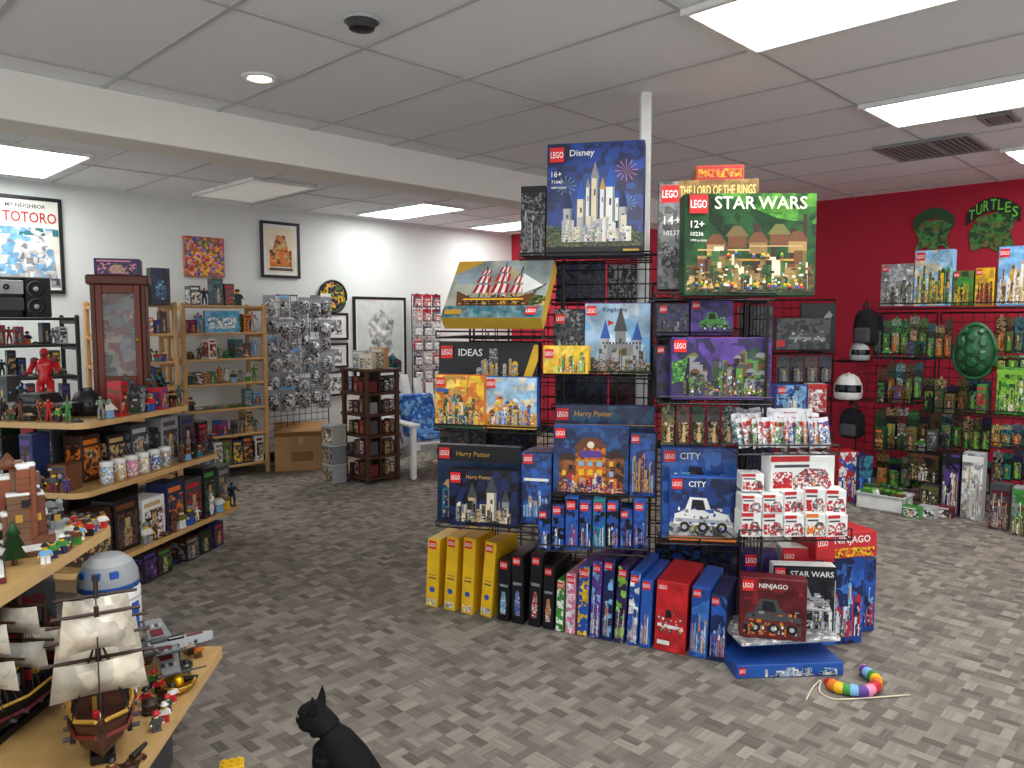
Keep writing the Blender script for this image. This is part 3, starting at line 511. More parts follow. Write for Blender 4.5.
for rw in range(3):
    for i in range(14):
        loc=o+ex*(-w/2+.02+(w-.03)*(i+.5)/14+random.uniform(-.004,.004))+ey*(.045+rw*.085)+Vector((0,0,.004+rw*.01+random.uniform(0,.008)))
        foil('white foil packet packed upright with others in the wire tray',loc,R(-8+random.uniform(-5,5)),R(random.uniform(-4,10)),rz+R(44+random.uniform(-12,12)),random.choice(('red','red','green','orange','teal','blue')),'white foil packets in the wire tray')
def wbox(rect,d,lab,c='red',big=False):
    carton(lab,rect,d,-3+RJ.uniform(-7,7),T=.1,base='white',side='white',grp='small white boxes in the wire tray',single=True,art=[('p',[(.36,.06),(.94,.06),(.98,.3),(.84,.62),(.55,.66),(.34,.38)],'p:%s,white,grey,%s,dgrey:36'%(c,c)),('r',.04,.1,.34,.56,'p:white,%s,%s:50'%(c,c)),('r',.06,.68,.6,.76,'dgrey'),('r',0,.84,.6,1,c)]+(folk(.1,.1,.9,6,1.) if big else []))
for i in range(5): wbox((741+i*21.6,514+RJ.uniform(-1,2),761+i*21.6,537),3.18,'small white and red box, bottom layer of tray, %s from left'%ORD[i],random.choice(('red','orange','red')))
for i in range(5): wbox((742+i*21,491+RJ.uniform(-2,5),762+i*21,513.6),3.2+RJ.uniform(-.02,.03),'small white and red box, second layer of tray, %s from left'%ORD[i],random.choice(('red','maroon','red')))
wbox((742,474,764,491.6),3.22,'small white box atop tray stack at left end')
wbox((770,456,834,491.6),3.24,'larger white and red box on top of tray stack','red',True)
# =================================================== small toy generators
def figure(label,loc,rz,cols,h=.1,grp=None,hat=None):
    s=h/.1; b=MB(); leg,tor,skin,hair=cols
    for x in (-.012,.012): b.cbox((x-.0105)*s,-.01*s,0,(x+.0105)*s,.01*s,.036*s,leg,.002*s); b.cbox((x-.0105)*s,-.015*s,0,(x+.0105)*s,-.009*s,.008*s,leg,.001*s)
    b.cbox(-.024*s,-.011*s,.036*s,.024*s,.011*s,.042*s,leg,.002*s)
    b.prism([(-.024*s,.042*s),(.024*s,.042*s),(.018*s,.072*s),(-.018*s,.072*s)],-.011*s,.011*s,tor,MY)
    for sg in (-1,1):
        b.tube([(sg*.018*s,0,.068*s),(sg*.027*s,-.004*s,.058*s),(sg*.03*s,-.014*s,.046*s)],.0055*s,tor,6); b.ball((sg*.03*s,-.018*s,.044*s),.006*s,skin,6,4)
    b.cyl((0,0,.072*s),(0,0,.094*s),.0125*s,.0125*s,skin,10); b.lathe([(.0145*s,.084*s),(.0155*s,.092*s),(.012*s,.099*s),(.003*s,.103*s)],hair,n=10)
    if hat: b.lathe([(.024*s,.093*s),(.016*s,.095*s),(.013*s,.107*s),(.004*s,.11*s)],hat,n=10)
    return tag(b.build('toy_figure',None,loc,rz),label,'toy figure',grp)
def statue(label,loc,rz,c,c2,h=.3,grp=None,pose=0):
    s=h; b=MB(); q=random.Random(pose)
    for sg in (-1,1):
        b.tube([(sg*.06*s,0,.5*s),(sg*.085*s,-.03*s*sg,.27*s),(sg*.1*s,.02*s*sg,.03*s)],[.065*s,.05*s,.035*s],c,8); b.cbox(sg*.1*s-.03*s,-.08*s,0,sg*.1*s+.03*s,.035*s,.04*s,c2,.01*s)
        a=q.uniform(.1,.3)*s; b.tube([(sg*.13*s,0,.79*s),(sg*.2*s,-.02*s,.64*s),(sg*(.17*s+a*.3),-.1*s-a*.3,.55*s+a*.4)],[.048*s,.04*s,.03*s],c,8); b.ball((sg*(.17*s+a*.3),-.11*s-a*.3,.55*s+a*.42),.035*s,c2,8,5); b.ball((sg*.135*s,0,.8*s),.06*s,c2,8,5)
    b.lathe([(.08*s,.45*s),(.1*s,.5*s),(.085*s,.58*s),(.12*s,.72*s),(.11*s,.8*s),(.04*s,.84*s)],c,n=10); b.ball((0,-.08*s,.72*s),(.05*s,.03*s,.04*s),c2,8,5)
    b.ball((0,0,.92*s),(.062*s,.068*s,.078*s),c,10,7); b.ball((0,-.045*s,.91*s),(.04*s,.03*s,.05*s),c2,8,5); b.cyl((0,0,0),(0,0,.015*s),.18*s,.17*s,'black',14)
    return tag(b.build('action_figure',None,loc,rz),label,'toy figure',grp)
def vehicle(label,loc,rz,c,l=.2,grp=None):
    b=MB(); w=l*.42; h=l*.34
    b.cbox(-l/2,-w/2,h*.25,l/2,w/2,h*.62,c,.008); b.prism([(-l*.28,h*.62),(l*.2,h*.62),(l*.1,h),(-l*.22,h)],-w*.42,w*.42,c,MY); b.cbox(-l*.2,-w*.43,h*.68,l*.08,w*.43,h*.9,'ink:g',.003)
    for x in (-l*.3,l*.3):
        for y in (-w/2,w/2): b.cyl((x,y-.008,h*.25),(x,y+.008,h*.25),h*.25,h*.25,'black',12)
    return tag(b.build('toy_vehicle',None,loc,rz),label,'toy vehicle',grp)
def helmet(label,loc,rz,c,r=.09,grp=None,v='ink:g'):
    t=thing('toy_helmet',label,'helmet',loc,rz,grp); b=MB(); b.lathe([(r*.8,0),(r*.95,.12*r),(r,.6*r),(r*.93,1.1*r),(r*.7,1.6*r),(r*.35,1.85*r),(.01,1.9*r)],c,n=18); b.cbox(-r*.06,-r*.6,r*1.55,r*.06,r*.6,r*1.95,c,r*.05); b.build('shell',t)
    b=MB(); vs=[];fs=[]
    for j,(rr,z) in enumerate(((1.02,.55),(1.04,.8),(.98,1.1))):
        for i in range(9):
            a=R(-90-60+120*i/8); vs.append((r*rr*math.cos(a),r*rr*math.sin(a),r*z))
    for j in range(2):
        for i in range(8): fs.append((j*9+i,j*9+i+1,j*9+i+10,j*9+i+9))
    b.add(vs,fs,v,True); b.build('visor',t); return t
def jar(label,loc,c,grp,r=.035,h=.12):
    t=thing('jar',label,'jar',loc,random.uniform(0,3),grp); b=MB(); b.lathe([(r*.9,0),(r,.01),(r,h*.7),(r*.85,h*.78)],'p:%s,white,%s,tan:30'%(c,c),n=14); b.build('body',t)
    b=MB(); b.lathe([(r*.95,h*.78),(r*.98,h*.8),(r*.98,h*.97),(r*.9,h)],'white',n=14); b.build('lid',t)
def sbox(label,loc,w,h,T,rz,c,c2,grp):
    b=MB(); b.cbox(-w/2,-T/2,0,w/2,T/2,h,c,.003); y=-T/2-.0006; st=random.random()
    if st<.5:     # window carton with a figure showing
        b.fpoly([(-w*.42,h*.08),(w*.42,h*.08),(w*.42,h*.72),(-w*.42,h*.72)],y,'p:black,%s,dgrey,%s:22'%(c2,c)); b.fpoly([(-w*.14,h*.1),(w*.14,h*.1),(w*.18,h*.38),(w*.1,h*.46),(-w*.1,h*.46),(-w*.18,h*.38)],y-.0003,'p:%s,tan,grey:40'%c2); b.fpoly([(-w*.1,h*.47),(w*.1,h*.47),(w*.1,h*.62),(-w*.1,h*.62)],y-.0003,'tan')
    else: b.fpoly([(-w*.44,h*.06),(w*.44,h*.06),(w*.44,h*.74),(-w*.44,h*.74)],y,'p:%s,%s,dgrey,%s,tan:18'%(c2,c,c2))
    b.fpoly([(-w*.44,h*.8),(w*.3,h*.8),(w*.3,h*.9),(-w*.44,h*.9)],y,c2)
    b.add([(-w/2-.0006,T*.4,h*.1),(-w/2-.0006,-T*.4,h*.1),(-w/2-.0006,-T*.4,h*.8),(-w/2-.0006,T*.4,h*.8)],[(0,1,2,3)],'p:%s,%s,dgrey:20'%(c,c2))
    return tag(b.build('toy_box',None,loc,rz),label,'box',grp)
SK=('tan','yellow','cream'); ALLC=['navy','blue','sky','red','orange','yellow','green','dgreen','black','dgrey','white','purple','brown','grey','maroon','teal']
NOUN=dict(box='boxed toy',fig='toy figure',car='toy vehicle',dome='toy helmet',pack='carded pack',act='action figure')
def rowof(place,p0,p1,n,rz,pal,hr,kinds,grp,T=.1,fill=.86,jit=.12):
    p0=Vector(p0);p1=Vector(p1); sp=(p1-p0).length/n
    for i in range(n):
        p=p0.lerp(p1,(i+.5)/n); k=kinds[i%len(kinds)] if isinstance(kinds,tuple) else random.choice(kinds); c=random.choice(pal); c2=random.choice([q for q in ALLC if q!=c]); h=random.uniform(*hr); w=sp*fill
        lab='%s %s on %s, %s from left'%(word(c),NOUN[k],place,ORD[i])
        if k=='box': sbox(lab,p,w,h,min(T,w*1.6),rz+random.uniform(-jit,jit),c,c2,grp)
        elif k=='fig': figure(lab,p,rz+random.uniform(-.4,.4),(random.choice(ALLC),c,random.choice(SK),random.choice(('dbrown','black','brown','grey'))),min(h,w*1.7),grp)
        elif k=='act': statue(lab,p,rz+random.uniform(-.4,.4),c,c2,min(h,w*2.4),grp,i)
        elif k=='car': vehicle(lab,p,rz+random.uniform(-.2,.2),c,w,grp)
        elif k=='dome': helmet(lab,p,rz,c,min(w*.45,h*.5),grp)
        elif k=='pack': pack(lab,p,w,h,rz,(c,c2,'white','dgrey'),grp)
# =================================================== RIGHT: red wall displays
GT='black wire grid panels along the red wall'
ap=7.0
panel((ap,2.53,0),(ap,1.91,0),.0,1.6,'black wire grid panel on red wall, left of turtle shell',GT)
panel((ap,1.88,0),(ap,1.26,0),.0,1.6,'black wire grid panel on red wall behind turtle shell',GT)
panel((ap,1.23,0),(ap-.15,.65,0),.0,1.6,'black wire grid panel at right edge of the photo',GT)
GX='boxed sets on the red wall displays'
for r,pal,side,lb in (((880,264,912,306),'silver,grey,white','grey','grey ruined building box on top of red wall display'),((913,250,951,306),'sky,a8d0ee,cream','sky','large light blue jungle box on top of red wall display'),((952,271,972,306),'green,olive,dgreen','green','green box between jungle and yellow boxes on top'),((974,268,993,306),'yellow,gold,f6d65a','yellow','yellow box left of tall sky blue box on top'),((996,246,1030,306),'sky,7ab4e8,a8d0ee','blue','tall sky blue tower box at top right corner')):
    carton(lb,r,A=ap-.12,T=.1,base='p:%s:8'%pal,side=side,grp=GX,art=bits(.06,.04,.96,.74,{'grey':['grey','dgrey','white','black','olive'],'sky':['dgreen','brown','olive','tan','yellow','green'],'green':['lime','yellow','brown','black'],'yellow':['black','brown','olive','red'],'blue':['tan','cream','brown','white','gold']}[side],16)+[LG(.05,.82,.14)])
GSH='wire shelves on the red wall displays'
def wallshelf(x0,x1,y,A,T,label):
    o,w,h,rz=spot((x0,y-4,x1,y),A=A); s=MB(); loc=o+Vector((T/2,0,-.008))
    for yy in (-T/2,0,T/2): s.rod((-w/2,yy,0),(w/2,yy,0),.005,'black')
    n=max(3,int(w/.06))
    for i in range(n+1): s.rod((-w/2+w*i/n,-T/2,0),(-w/2+w*i/n,T/2,0),.0035,'black')
    s.rod((-w/2,-T/2,.04),(w/2,-T/2,.04),.005,'black')
    for x in (-w/2,w/2): s.rod((x,-T/2,0),(x,-T/2,.04),.005,'black')
    tag(s.build('wire_shelf',None,loc,rz),label,'shelf',GSH); return o,w
for x0,x1,y,l in ((878,1030,307,'top wire shelf along red wall display'),(872,928,358,'wire shelf with green packs left of turtle shell'),(876,914,403,'short wire shelf below green packs, red wall'),(922,988,413,'wire shelf below the turtle shell'),(874,962,451,'wire shelf low on the red wall display'),(992,1030,416,'wire shelf under green box at right edge'),(990,1030,448,'lower wire shelf at right edge of photo')): wallshelf(x0,x1,y,ap-.3,.29,l)
GK='figure packs on the red wall displays'
MUT=('dgreen','olive','dgrey','brown','black','teal','maroon','tan','green','silver','violet')
def packrow(x0,x1,y0,y1,n,A,place,jit=4,ov=1.02):
    for i in range(n):
        w_=(x1-x0)/n; o,w,h,rz=spot((x0+i*w_,y0+random.uniform(-jit,jit),x0+(i+ov)*w_,y1+random.uniform(0,jit*.5)),A=A-.006*(i%3)); c=random.choice(MUT); c2=random.choice([q for q in MUT if q!=c]); pack('%s carded pack %s, %s from left'%(word(c),place,ORD[i]),o,w,h/1.07,rz,(c,c2,random.choice(('green','lime','olive','orange')),'black'),GK)
def standrow(x0,x1,yb,n,A,hr,place,kinds=('act','fig','car','act','box')):
    o0=spot((x0-1,yb-4,x0+1,yb),A=A)[0]; o1=spot((x1-1,yb-4,x1+1,yb),A=A)[0]
    rowof(place,o0,o1,n,R(-90),['dgreen','olive','green','brown','dgrey','maroon','black'],hr,kinds,'toys standing on red wall shelves',T=.09)
packrow(873,927,316,354,6,ap-.014,'hung on upper panel, red wall'); standrow(874,926,357.5,6,ap-.2,(.12,.2),'upper red wall shelf')
packrow(926,952,320,358,3,ap-.014,'beside the turtle shell'); packrow(877,922,362,400,5,ap-.014,'on short shelf, red wall'); standrow(878,912,402.5,4,ap-.2,(.12,.2),'short red wall shelf',('box','act','box','act'))
packrow(923,990,380,411,6,ap-.014,'below turtle shell'); standrow(924,987,412.5,6,ap-.2,(.14,.24),'shelf below turtle shell',('act','box','box','act','car','box'))
packrow(874,962,408,448,8,ap-.014,'on low shelf, red wall'); standrow(876,960,450.5,8,ap-.2,(.12,.22),'low red wall shelf',('box','act','act','box','fig','box','act','car'))
packrow(876,936,455,488,5,ap-.014,'low behind white tub'); packrow(962,990,416,450,3,ap-.014,'right of low shelf, red wall'); packrow(940,990,455,492,4,ap-.014,'lowest row, red wall')
packrow(995,1032,318,352,4,ap-.03,'at right edge, upper'); packrow(991,1032,424,447,4,ap-.2,'at right edge, lower',1); packrow(992,1032,450,480,4,ap-.04,'at right edge, lowest',2); packrow(994,1032,354,368,3,ap-.03,'at right edge, middle',1)
for r,A,pal,side,lb in (((907,453,938,482),ap-.2,'black,brown,dgreen','black','black box under low shelf on red wall display'),((940,454,958,512),6.62,'dgrey,black,purple','black','tall dark box standing on floor before red wall'),((960,453,981,512),6.6,'silver,white,grey','silver','tall pale grey box standing on floor before red wall'),((995,368,1030,415),ap-.28,'green,lime,dgreen','green','green set box on right edge shelf of red wall'),((988,484,1008,528),6.42,'maroon,dgrey,grey','dgrey','dark maroon box on floor at right edge'),((1010,488,1034,534),6.34,'grey,green,maroon','grey','grey and green box on floor cut by right edge'),((920,486,938,510),6.66,'dgrey,olive,black','dgrey','dark grey box on floor between tub and tall boxes')):
    carton(lb,r,A=A,T=.12,base='p:%s:9'%pal,side=side,grp=GX,art=bits(.06,.05,.94,.8,pal.split(',')+['white','tan'],14)+[('r',0,.86,1,.96,pal.split(',')[1])],z=0 if r[3]>505 else None)
# turtle shell with raised plates
o,w,h,rz=spot((953,324,995,378),A=ap-.2)
t=thing('turtle_shell','large ridged green plastic turtle shell hung on red wall grid','toy shell',o,rz)
def shp(a,rr): return (w/2*rr*math.cos(a)*(1-.12*math.sin(a)),h/2+h/2*rr*math.sin(a))
b=MB(); vs=[];fs=[];n=24
for j in range(7):
    q=j/6.; rr=math.cos(q*math.pi/2)
    for i in range(n): x,z=shp(2*math.pi*i/n,rr*.93); vs.append((x,-.01-.11*math.sin(q*math.pi/2),z))
for j in range(6):
    for i in range(n): fs.append((j*n+i,j*n+(i+1)%n,(j+1)*n+(i+1)%n,(j+1)*n+i))
b.add(vs,fs,'1d4f30',True); b.build('dome',t)
def dome_pt(x,z,k=1.):
    e=min(.97,(2*x/w)**2+(2*(z-h/2)/h)**2); return (x,-.012-.112*math.sqrt(1-e)*k,z)
for ux,uz,sx_,sz_ in [(0,.78,.2,.11),(0,.54,.22,.12),(0,.3,.2,.11)]+[(s_*.27,z_,.17,.12) for s_ in (-1,1) for z_ in (.68,.42)]+[(s_*.22,.2,.14,.08) for s_ in (-1,1)]+[(s_*.2,.88,.12,.06) for s_ in (-1,1)]:
    b=MB(); pts=[(ux*w+sx_*w*.72*math.cos(i*math.pi/3),uz*h+sz_*h*math.sin(i*math.pi/3)) for i in range(6)]; inn=[(ux*w+sx_*w*.45*math.cos(i*math.pi/3),uz*h+sz_*h*.62*math.sin(i*math.pi/3)) for i in range(6)]
    vs=[dome_pt(x,z) for x,z in pts]+[(lambda q:(q[0],q[1]-.014,q[2]))(dome_pt(x,z)) for x,z in inn]
    b.add(vs,[(i,(i+1)%6,6+(i+1)%6,6+i) for i in range(6)]+[tuple(range(6,12))],'245f38',False,Vector((ux*w,.1,uz*h))); b.build('plate',t)
b=MB(); b.tube([(lambda q:(q[0],-.006,q[1]))(shp(2*math.pi*i/28,1.)) for i in range(29)],.016,'2a6640',8); b.build('rim',t)
for r,tx,lb,shape in (((913,205,952,250),None,'plain green cut-out sign on red wall, left one',1),((966,194,1018,252),'TURTLES','green cut-out sign lettered TURTLES on red wall, right one',2)):
    o,w,h,rz=spot(r,A=AW-.012); t=thing('wall_sign',lb,'sign',o,rz); b=MB()
    pl=[(-.45,.0),(-.2,.08),(-.1,.02),(.1,.02),(.2,.1),(.42,.0),(.36,.28),(.48,.5),(.3,.66),(-.28,.66),(-.48,.46),(-.34,.26)] if shape==1 else [(-.4,.04),(-.1,.1),(.12,.0),(.42,.1),(.34,.34),(.46,.58),(.1,.68),(-.3,.62),(-.46,.36)]
    b.prism([(x*w,z*h) for x,z in pl],-.005,.005,'p:dgreen,olive,green,dgreen:10',MY); b.build('cutout',t)
    b=MB(); up=[(-.52+1.04*i/10,.94-.22*(2*i/10-1)**2) for i in range(11)]; dn=[(x,z-.24) for x,z in reversed(up)]
    b.prism([(x*w,z*h) for x,z in up+dn],-.006,.006,'black' if tx else 'dgreen',MY); bn=b.build('banner',t)
    if tx:
        b=MB(); n=len(tx)
        for i,chx in enumerate(tx):
            x=(i-(n-1)/2)*.138; b.text(chx,(x-.058)*w,-.008,(.73-.9*x*x)*h,.18*h,'6fd03a',.112*w)
        b.build('lettering',bn)
o=PZ(884,508); t=thing('storage_tub','white plastic tub of small toys on floor by red wall','tub',o,R(-90))
b=MB(); w,dp,hh=.36,.24,.13
for x0,y0,x1,y1 in ((-w/2,-dp/2,w/2,-dp/2+.008),(-w/2,dp/2-.008,w/2,dp/2),(-w/2,-dp/2,-w/2+.008,dp/2),(w/2-.008,-dp/2,w/2,dp/2)): b.cbox(x0,y0,0,x1,y1,hh,'white',.003)
b.cbox(-w/2,-dp/2,0,w/2,dp/2,.008,'white',.002); b.build('tub',t)
b=MB()
for x0,y0,x1,y1 in ((-w/2-.012,-dp/2-.012,w/2+.012,-dp/2),(-w/2-.012,dp/2,w/2+.012,dp/2+.012),(-w/2-.012,-dp/2,-w/2,dp/2),(w/2,-dp/2,w/2+.012,dp/2)): b.cbox(x0,y0,hh-.018,x1,y1,hh,'silver',.003)
b.build('rim',t)
for i,c in enumerate(('green','white','olive','dgreen','lime','brown')): figure('%s toy figure standing in the white tub, %s from left'%(word(c),ORD[i]),o+Vector((random.uniform(-.06,.06),.13-.052*i,.01)),R(-90+random.uniform(-40,40)),(c,c,'lime','dgreen'),.19,'figures in the white tub')
for i in range(3):
    o=PZ(912+i*16,517); sbox('%s small box lying on carpet beside white tub'%('green','pale grey','maroon')[i],o,.13,.09,.08,R(-90),('green','silver','maroon')[i],'white','small boxes on the carpet by tub')
GRR='items on the rear rack'
carton('dark drone set box with red stripe high on rear rack',(776,318,830,350),6.6,0,T=.15,base='p:black,dgrey,ink:8',side='black',grp=GRR,art=mach(.2,.1,.95,.9,['dgrey','grey','black','silver'],False)+[('r',.0,.1,.16,.3,'red')])
carton('black poster board box leaning behind drone box',(800,303,835,352),6.77,0,T=.05,base='ink',side='black',grp=GRR,art=[('p',[(.1,.2),(.8,.85),(.9,.75),(.3,.15)],'grey')])
carton('blue boxed set low on rear rack beside tower',(776,385,806,414),6.6,0,T=.15,base='p:blue,sky,navy:9',side='blue',grp=GRR,art=bits(.2,.1,.95,.7,['white','sky','grey'],7)+[LG(.05,.7,.25)])
carton('white and red boxed toy on rear rack beside blue box',(808,384,826,412),6.6,0,T=.12,base='p:white,red,silver:14',side='white',grp=GRR,art=[('r',0,.8,1,1,'red')])
panel(P2(2.22,6.92),P2(2.9,6.86),.0,1.72,'black wire grid rack between tower and red wall display',GT)
for x0,x1,y,lb in ((772,836,353,'wire shelf under the drone box'),(772,830,416,'wire shelf under blue box on rear rack')): wshelf(x0,x1,y,6.55,0,.28,lb)
for i in range(4):
    o,w,h,rz=spot((778+i*14,425,790+i*14,462),6.82,0); pack('%s carded pack on lower rear rack, %s from left'%(('black','navy blue','maroon','dark grey')[i],ORD[i]),o,w,h,rz,(('black','navy','maroon','dgrey')[i],'red','grey','dgrey'),GRR)
for i in range(4):
    o,w,h,rz=spot((776+i*14,356,789+i*14,384),6.82,0); pack('%s carded pack on rear rack under drone box, %s from left'%(('dark grey','black','brown','violet')[i],ORD[i]),o,w,h,rz,(('dgrey','black','brown','violet')[i],'black','grey','dgrey'),GRR)
carton('red and blue boxed toy standing on floor by white helmet',(838,452,858,490),6.35,0,T=.2,base='p:red,blue,white,red:10',side='red',grp=GX,art=bits(.1,.1,.9,.6,['blue','navy','red','white'],7),z=0)
carton('blue boxed toy standing on floor left of white tub',(858,456,872,492),6.3,0,T=.2,base='p:blue,navy,teal:10',side='navy',grp=GX,art=bits(.1,.1,.9,.6,['white','sky','blue'],7),z=0)
for i,(x,y0,y1,c,lb) in enumerate(((866,302,346,'black','black backpack hanging at end of red wall display'),(852,402,438,'ink','black bag hanging below the white helmet'))):
    o,w,h,rz=spot((x-12,y0,x+11,y1),A=6.9); t=thing('hanging_bag',lb,'bag',o,rz); b=MB()
    vs=[];fs=[];n=14
    for j,(f_,z_) in enumerate(((.5,0),(.8,.03),(.98,.12),(1,.3),(.96,.5),(.86,.68),(.6,.8),(.25,.84))):
        for k in range(n):
            a=2*math.pi*k/n; cx_=abs(math.cos(a))**.6*(1 if math.cos(a)>=0 else -1); sy_=abs(math.sin(a))**.6*(1 if math.sin(a)>=0 else -1); vs.append((w*.5*f_*cx_,.09*f_*sy_,z_*h))
    for j in range(7):
        for k in range(n): fs.append((j*n+k,j*n+(k+1)%n,(j+1)*n+(k+1)%n,(j+1)*n+k))
    fs+=[tuple(reversed(range(n))),tuple(range(7*n,8*n))]; b.add(vs,fs,c+':r',True); b.build('body',t); b=MB(); b.cbox(-w*.34,-.125,h*.08,w*.34,-.07,h*.42,'dgrey:r',.02); b.build('pocket',t)
    b=MB(); b.tube([(-w*.12,0,h*.78),(-w*.1,-.01,h*.95),(0,-.01,h*1.02),(w*.1,-.01,h*.95),(w*.12,0,h*.78)],.012,c,6); b.build('strap',t)
o,w,h,rz=spot((832,370,864,399),A=6.85); helmet('white hard toy helmet with dark visor beside red wall',o,R(-70),'white',.12,None)
wshelf(828,872,400,6.75,0,.3,'wire shelf under the white helmet')
o,w,h,rz=spot((851,335,868,360),A=6.85); helmet('silver grey toy helmet above the white helmet',o,R(-60),'silver',.085,None)
wshelf(840,872,361,6.75,0,.26,'wire shelf under the silver grey helmet')
# =================================================== WHITE WALL
def picture(label,rect,fc,art,cat='picture',fr=.03,base='white',name='framed_picture'):
    o,w,h,rz=spot(rect,B=BW-.035); t=thing(name,label,cat,o,rz)
    b=MB()
    for x0,z0,x1,z1 in ((-w/2,0,w/2,fr),(-w/2,h-fr,w/2,h),(-w/2,fr,-w/2+fr,h-fr),(w/2-fr,fr,w/2,h-fr)): b.cbox(x0,0,z0,x1,.03,z1,fc,.004)
    b.build('frame',t); b=MB(); b.cbox(-w/2+fr*.6,.012,fr*.6,w/2-fr*.6,.03,h-fr*.6,base,.001)
    tx=MB()
    for i,q in enumerate(art):
        y=.0114-.0003*i
        if q[0]=='r': b.fpoly([(-w/2+q[1]*w,q[2]*h),(-w/2+q[3]*w,q[2]*h),(-w/2+q[3]*w,q[4]*h),(-w/2+q[1]*w,q[4]*h)],y,q[5])
        elif q[0]=='p': b.fpoly([(-w/2+a*w,c*h) for a,c in q[1]],y,q[2])
        elif q[0]=='c': b.fpoly([(-w/2+q[1]*w+q[3]*h*math.cos(j*math.pi/10),q[2]*h+q[3]*h*math.sin(j*math.pi/10)) for j in range(20)],y,q[4])
        elif q[0]=='t': tx.text(q[1],-w/2+q[2]*w,y-.0004,q[3]*h,q[4]*h,q[5],w*(.92-q[2]))
    pr=b.build('print',t)
    if tx.v: tx.build('lettering',pr)
picture('large black-framed film poster lettered TOTORO on white wall',(-9,196,66,293),'black',[('r',.06,.06,.94,.94,'eef0e6'),('r',.06,.06,.94,.16,'p:grey,dgrey,silver:14'),('p',[(.1,.16),(.9,.16),(.86,.45),(.7,.6),(.3,.6),(.14,.45)],'p:silver,sky,white,grey:6'),('r',.06,.6,.94,.68,'p:sky,white,teal:8'),('t','TOTORO',.2,.73,.11,'red'),('t','MY NEIGHBOR',.24,.88,.04,'dgrey')])
picture('small square multicoloured unframed canvas on white wall',(185,237,225,277),'p:teal,orange,red:30',[('r',.02,.02,.98,.98,'p:teal,orange,red,yellow,pink,blue,green:14')],fr=.008,name='wall_canvas')
picture('black-framed print of orange shapes high on white wall',(262,222,301,278),'black',[('r',.14,.1,.86,.9,'cream'),('r',.22,.2,.78,.5,'p:brown,orange,tan:10'),('p',[(.3,.5),(.7,.5),(.62,.76),(.4,.76)],'p:tan,orange,brown:12'),('r',.2,.13,.8,.18,'dgrey')])
picture('large black-framed white poster with dark green shapes',(355,297,407,378),'black',[('r',.07,.05,.93,.95,'d4dcd8'),('p',[(.2,.2),(.8,.2),(.7,.5),(.78,.7),(.5,.85),(.25,.68),(.32,.45)],'p:white,c8d4ce,silver,grey:7'),('p',[(.1,.06),(.9,.06),(.9,.2),(.7,.28),(.5,.18),(.25,.3),(.1,.22)],'p:dgreen,black,teal,maroon:14')])
for i,(y0,y1) in enumerate(((313,340),(343,368),(371,396))): picture('small black-framed grey print, %s of a wall column'%('top','middle','bottom')[i],(322,y0,349,y1),'black',[('r',.12,.12,.88,.88,'white'),('r',.25,.2,.75,.75,'p:grey,white,dgrey:12')],fr=.025)
o,w,h,rz=spot((319,282,346,311),B=BW-.02); t=thing('round_plaque','round multicoloured plaque hung on white wall','plaque',o,0.)
b=MB(); b.prism([(w/2*math.cos(i*math.pi/14),h/2+w/2*math.sin(i*math.pi/14)) for i in range(28)],-.012,.012,'p:green,violet,yellow,dgreen,pink:12',MY,'black'); b.build('disc',t)
b=MB(); b.tube([(w/2*math.cos(i*math.pi/14),-.01,h/2+w/2*math.sin(i*math.pi/14)) for i in range(29)],.014,'black',6); b.build('rim',t)
def unit(label,rect,B,dp,zs,wood,post=.04,grp='shelf units along white wall',top=1.7):
    x0,_,x1,_=rect; o,w,h,rz=spot((x0,310,x1,330),B=B); t=thing('shelf_unit',label,'shelf',(o.x,B+dp/2,0),0,grp)
    for sx in (-1,1):
        b=MB()
        for y in (-dp/2,dp/2-post): b.cbox(sx*w/2-post/2,y,0,sx*w/2+post/2,y+post,top,wood,.008)
        for z in zs: b.cbox(sx*w/2-.01,-dp/2+post,z-.05,sx*w/2+.01,dp/2-post,z-.02,wood,.003)
        b.build('side_frame',t)
    for z in zs: b=MB(); b.cbox(-w/2+.02,-dp/2,z-.022,w/2-.02,dp/2,z,wood,.004); b.build('shelf',t)
    return o.x-w/2,o.x+w/2
MW='c49a64:w'
x0,x1=unit('light wood open shelf unit beside hanging bags on white wall',(184,305,265,470),7.1,.4,[.12,.42,.68,.93,1.17,1.42,1.68],MW)
UP=['dgrey','black','orange','blue','white','green','brown','navy','grey','red','tan','teal','sky','silver']
for j,(z,kd,hr,n) in enumerate(((.12,['box'],(.18,.28),7),(.42,['box','act','car'],(.12,.24),8),(.68,['act','fig','box','car'],(.12,.22),9),(.93,['act','fig','box'],(.1,.21),10),(1.17,['box','act','dome'],(.12,.22),8),(1.42,['box','fig','act'],(.12,.24),8))):
    rowof('%s shelf of right wooden unit'%('bottom','second','third','fourth','fifth','top')[j],(x0+.04,7.2,z),(x1-.04,7.2,z),n,0,UP,hr,kd,'toys on the right wooden shelf unit',T=.14,fill=.94,jit=.3)
carton('light blue flat box on upper shelf of right wooden unit',(205,311,240,333),B=7.12,T=.03,base='p:4aa6c8,sky,4aa6c8:6',side='teal',art=[('r',.1,.2,.9,.7,'p:sky,white,teal:14')])
rowof('roof of right wooden unit',(x0+.1,7.25,1.68),(x1-.15,7.25,1.68),5,0,['grey','white','dgrey','navy'],(.15,.27),('box','act','box','box','fig'),'toys atop right wooden shelf unit',T=.16)
x0,x1=unit('light wood open shelf unit behind the tall cherry cabinet',(100,292,176,470),6.9,.36,[.12,.42,.68,.93,1.17,1.42,1.68],MW)
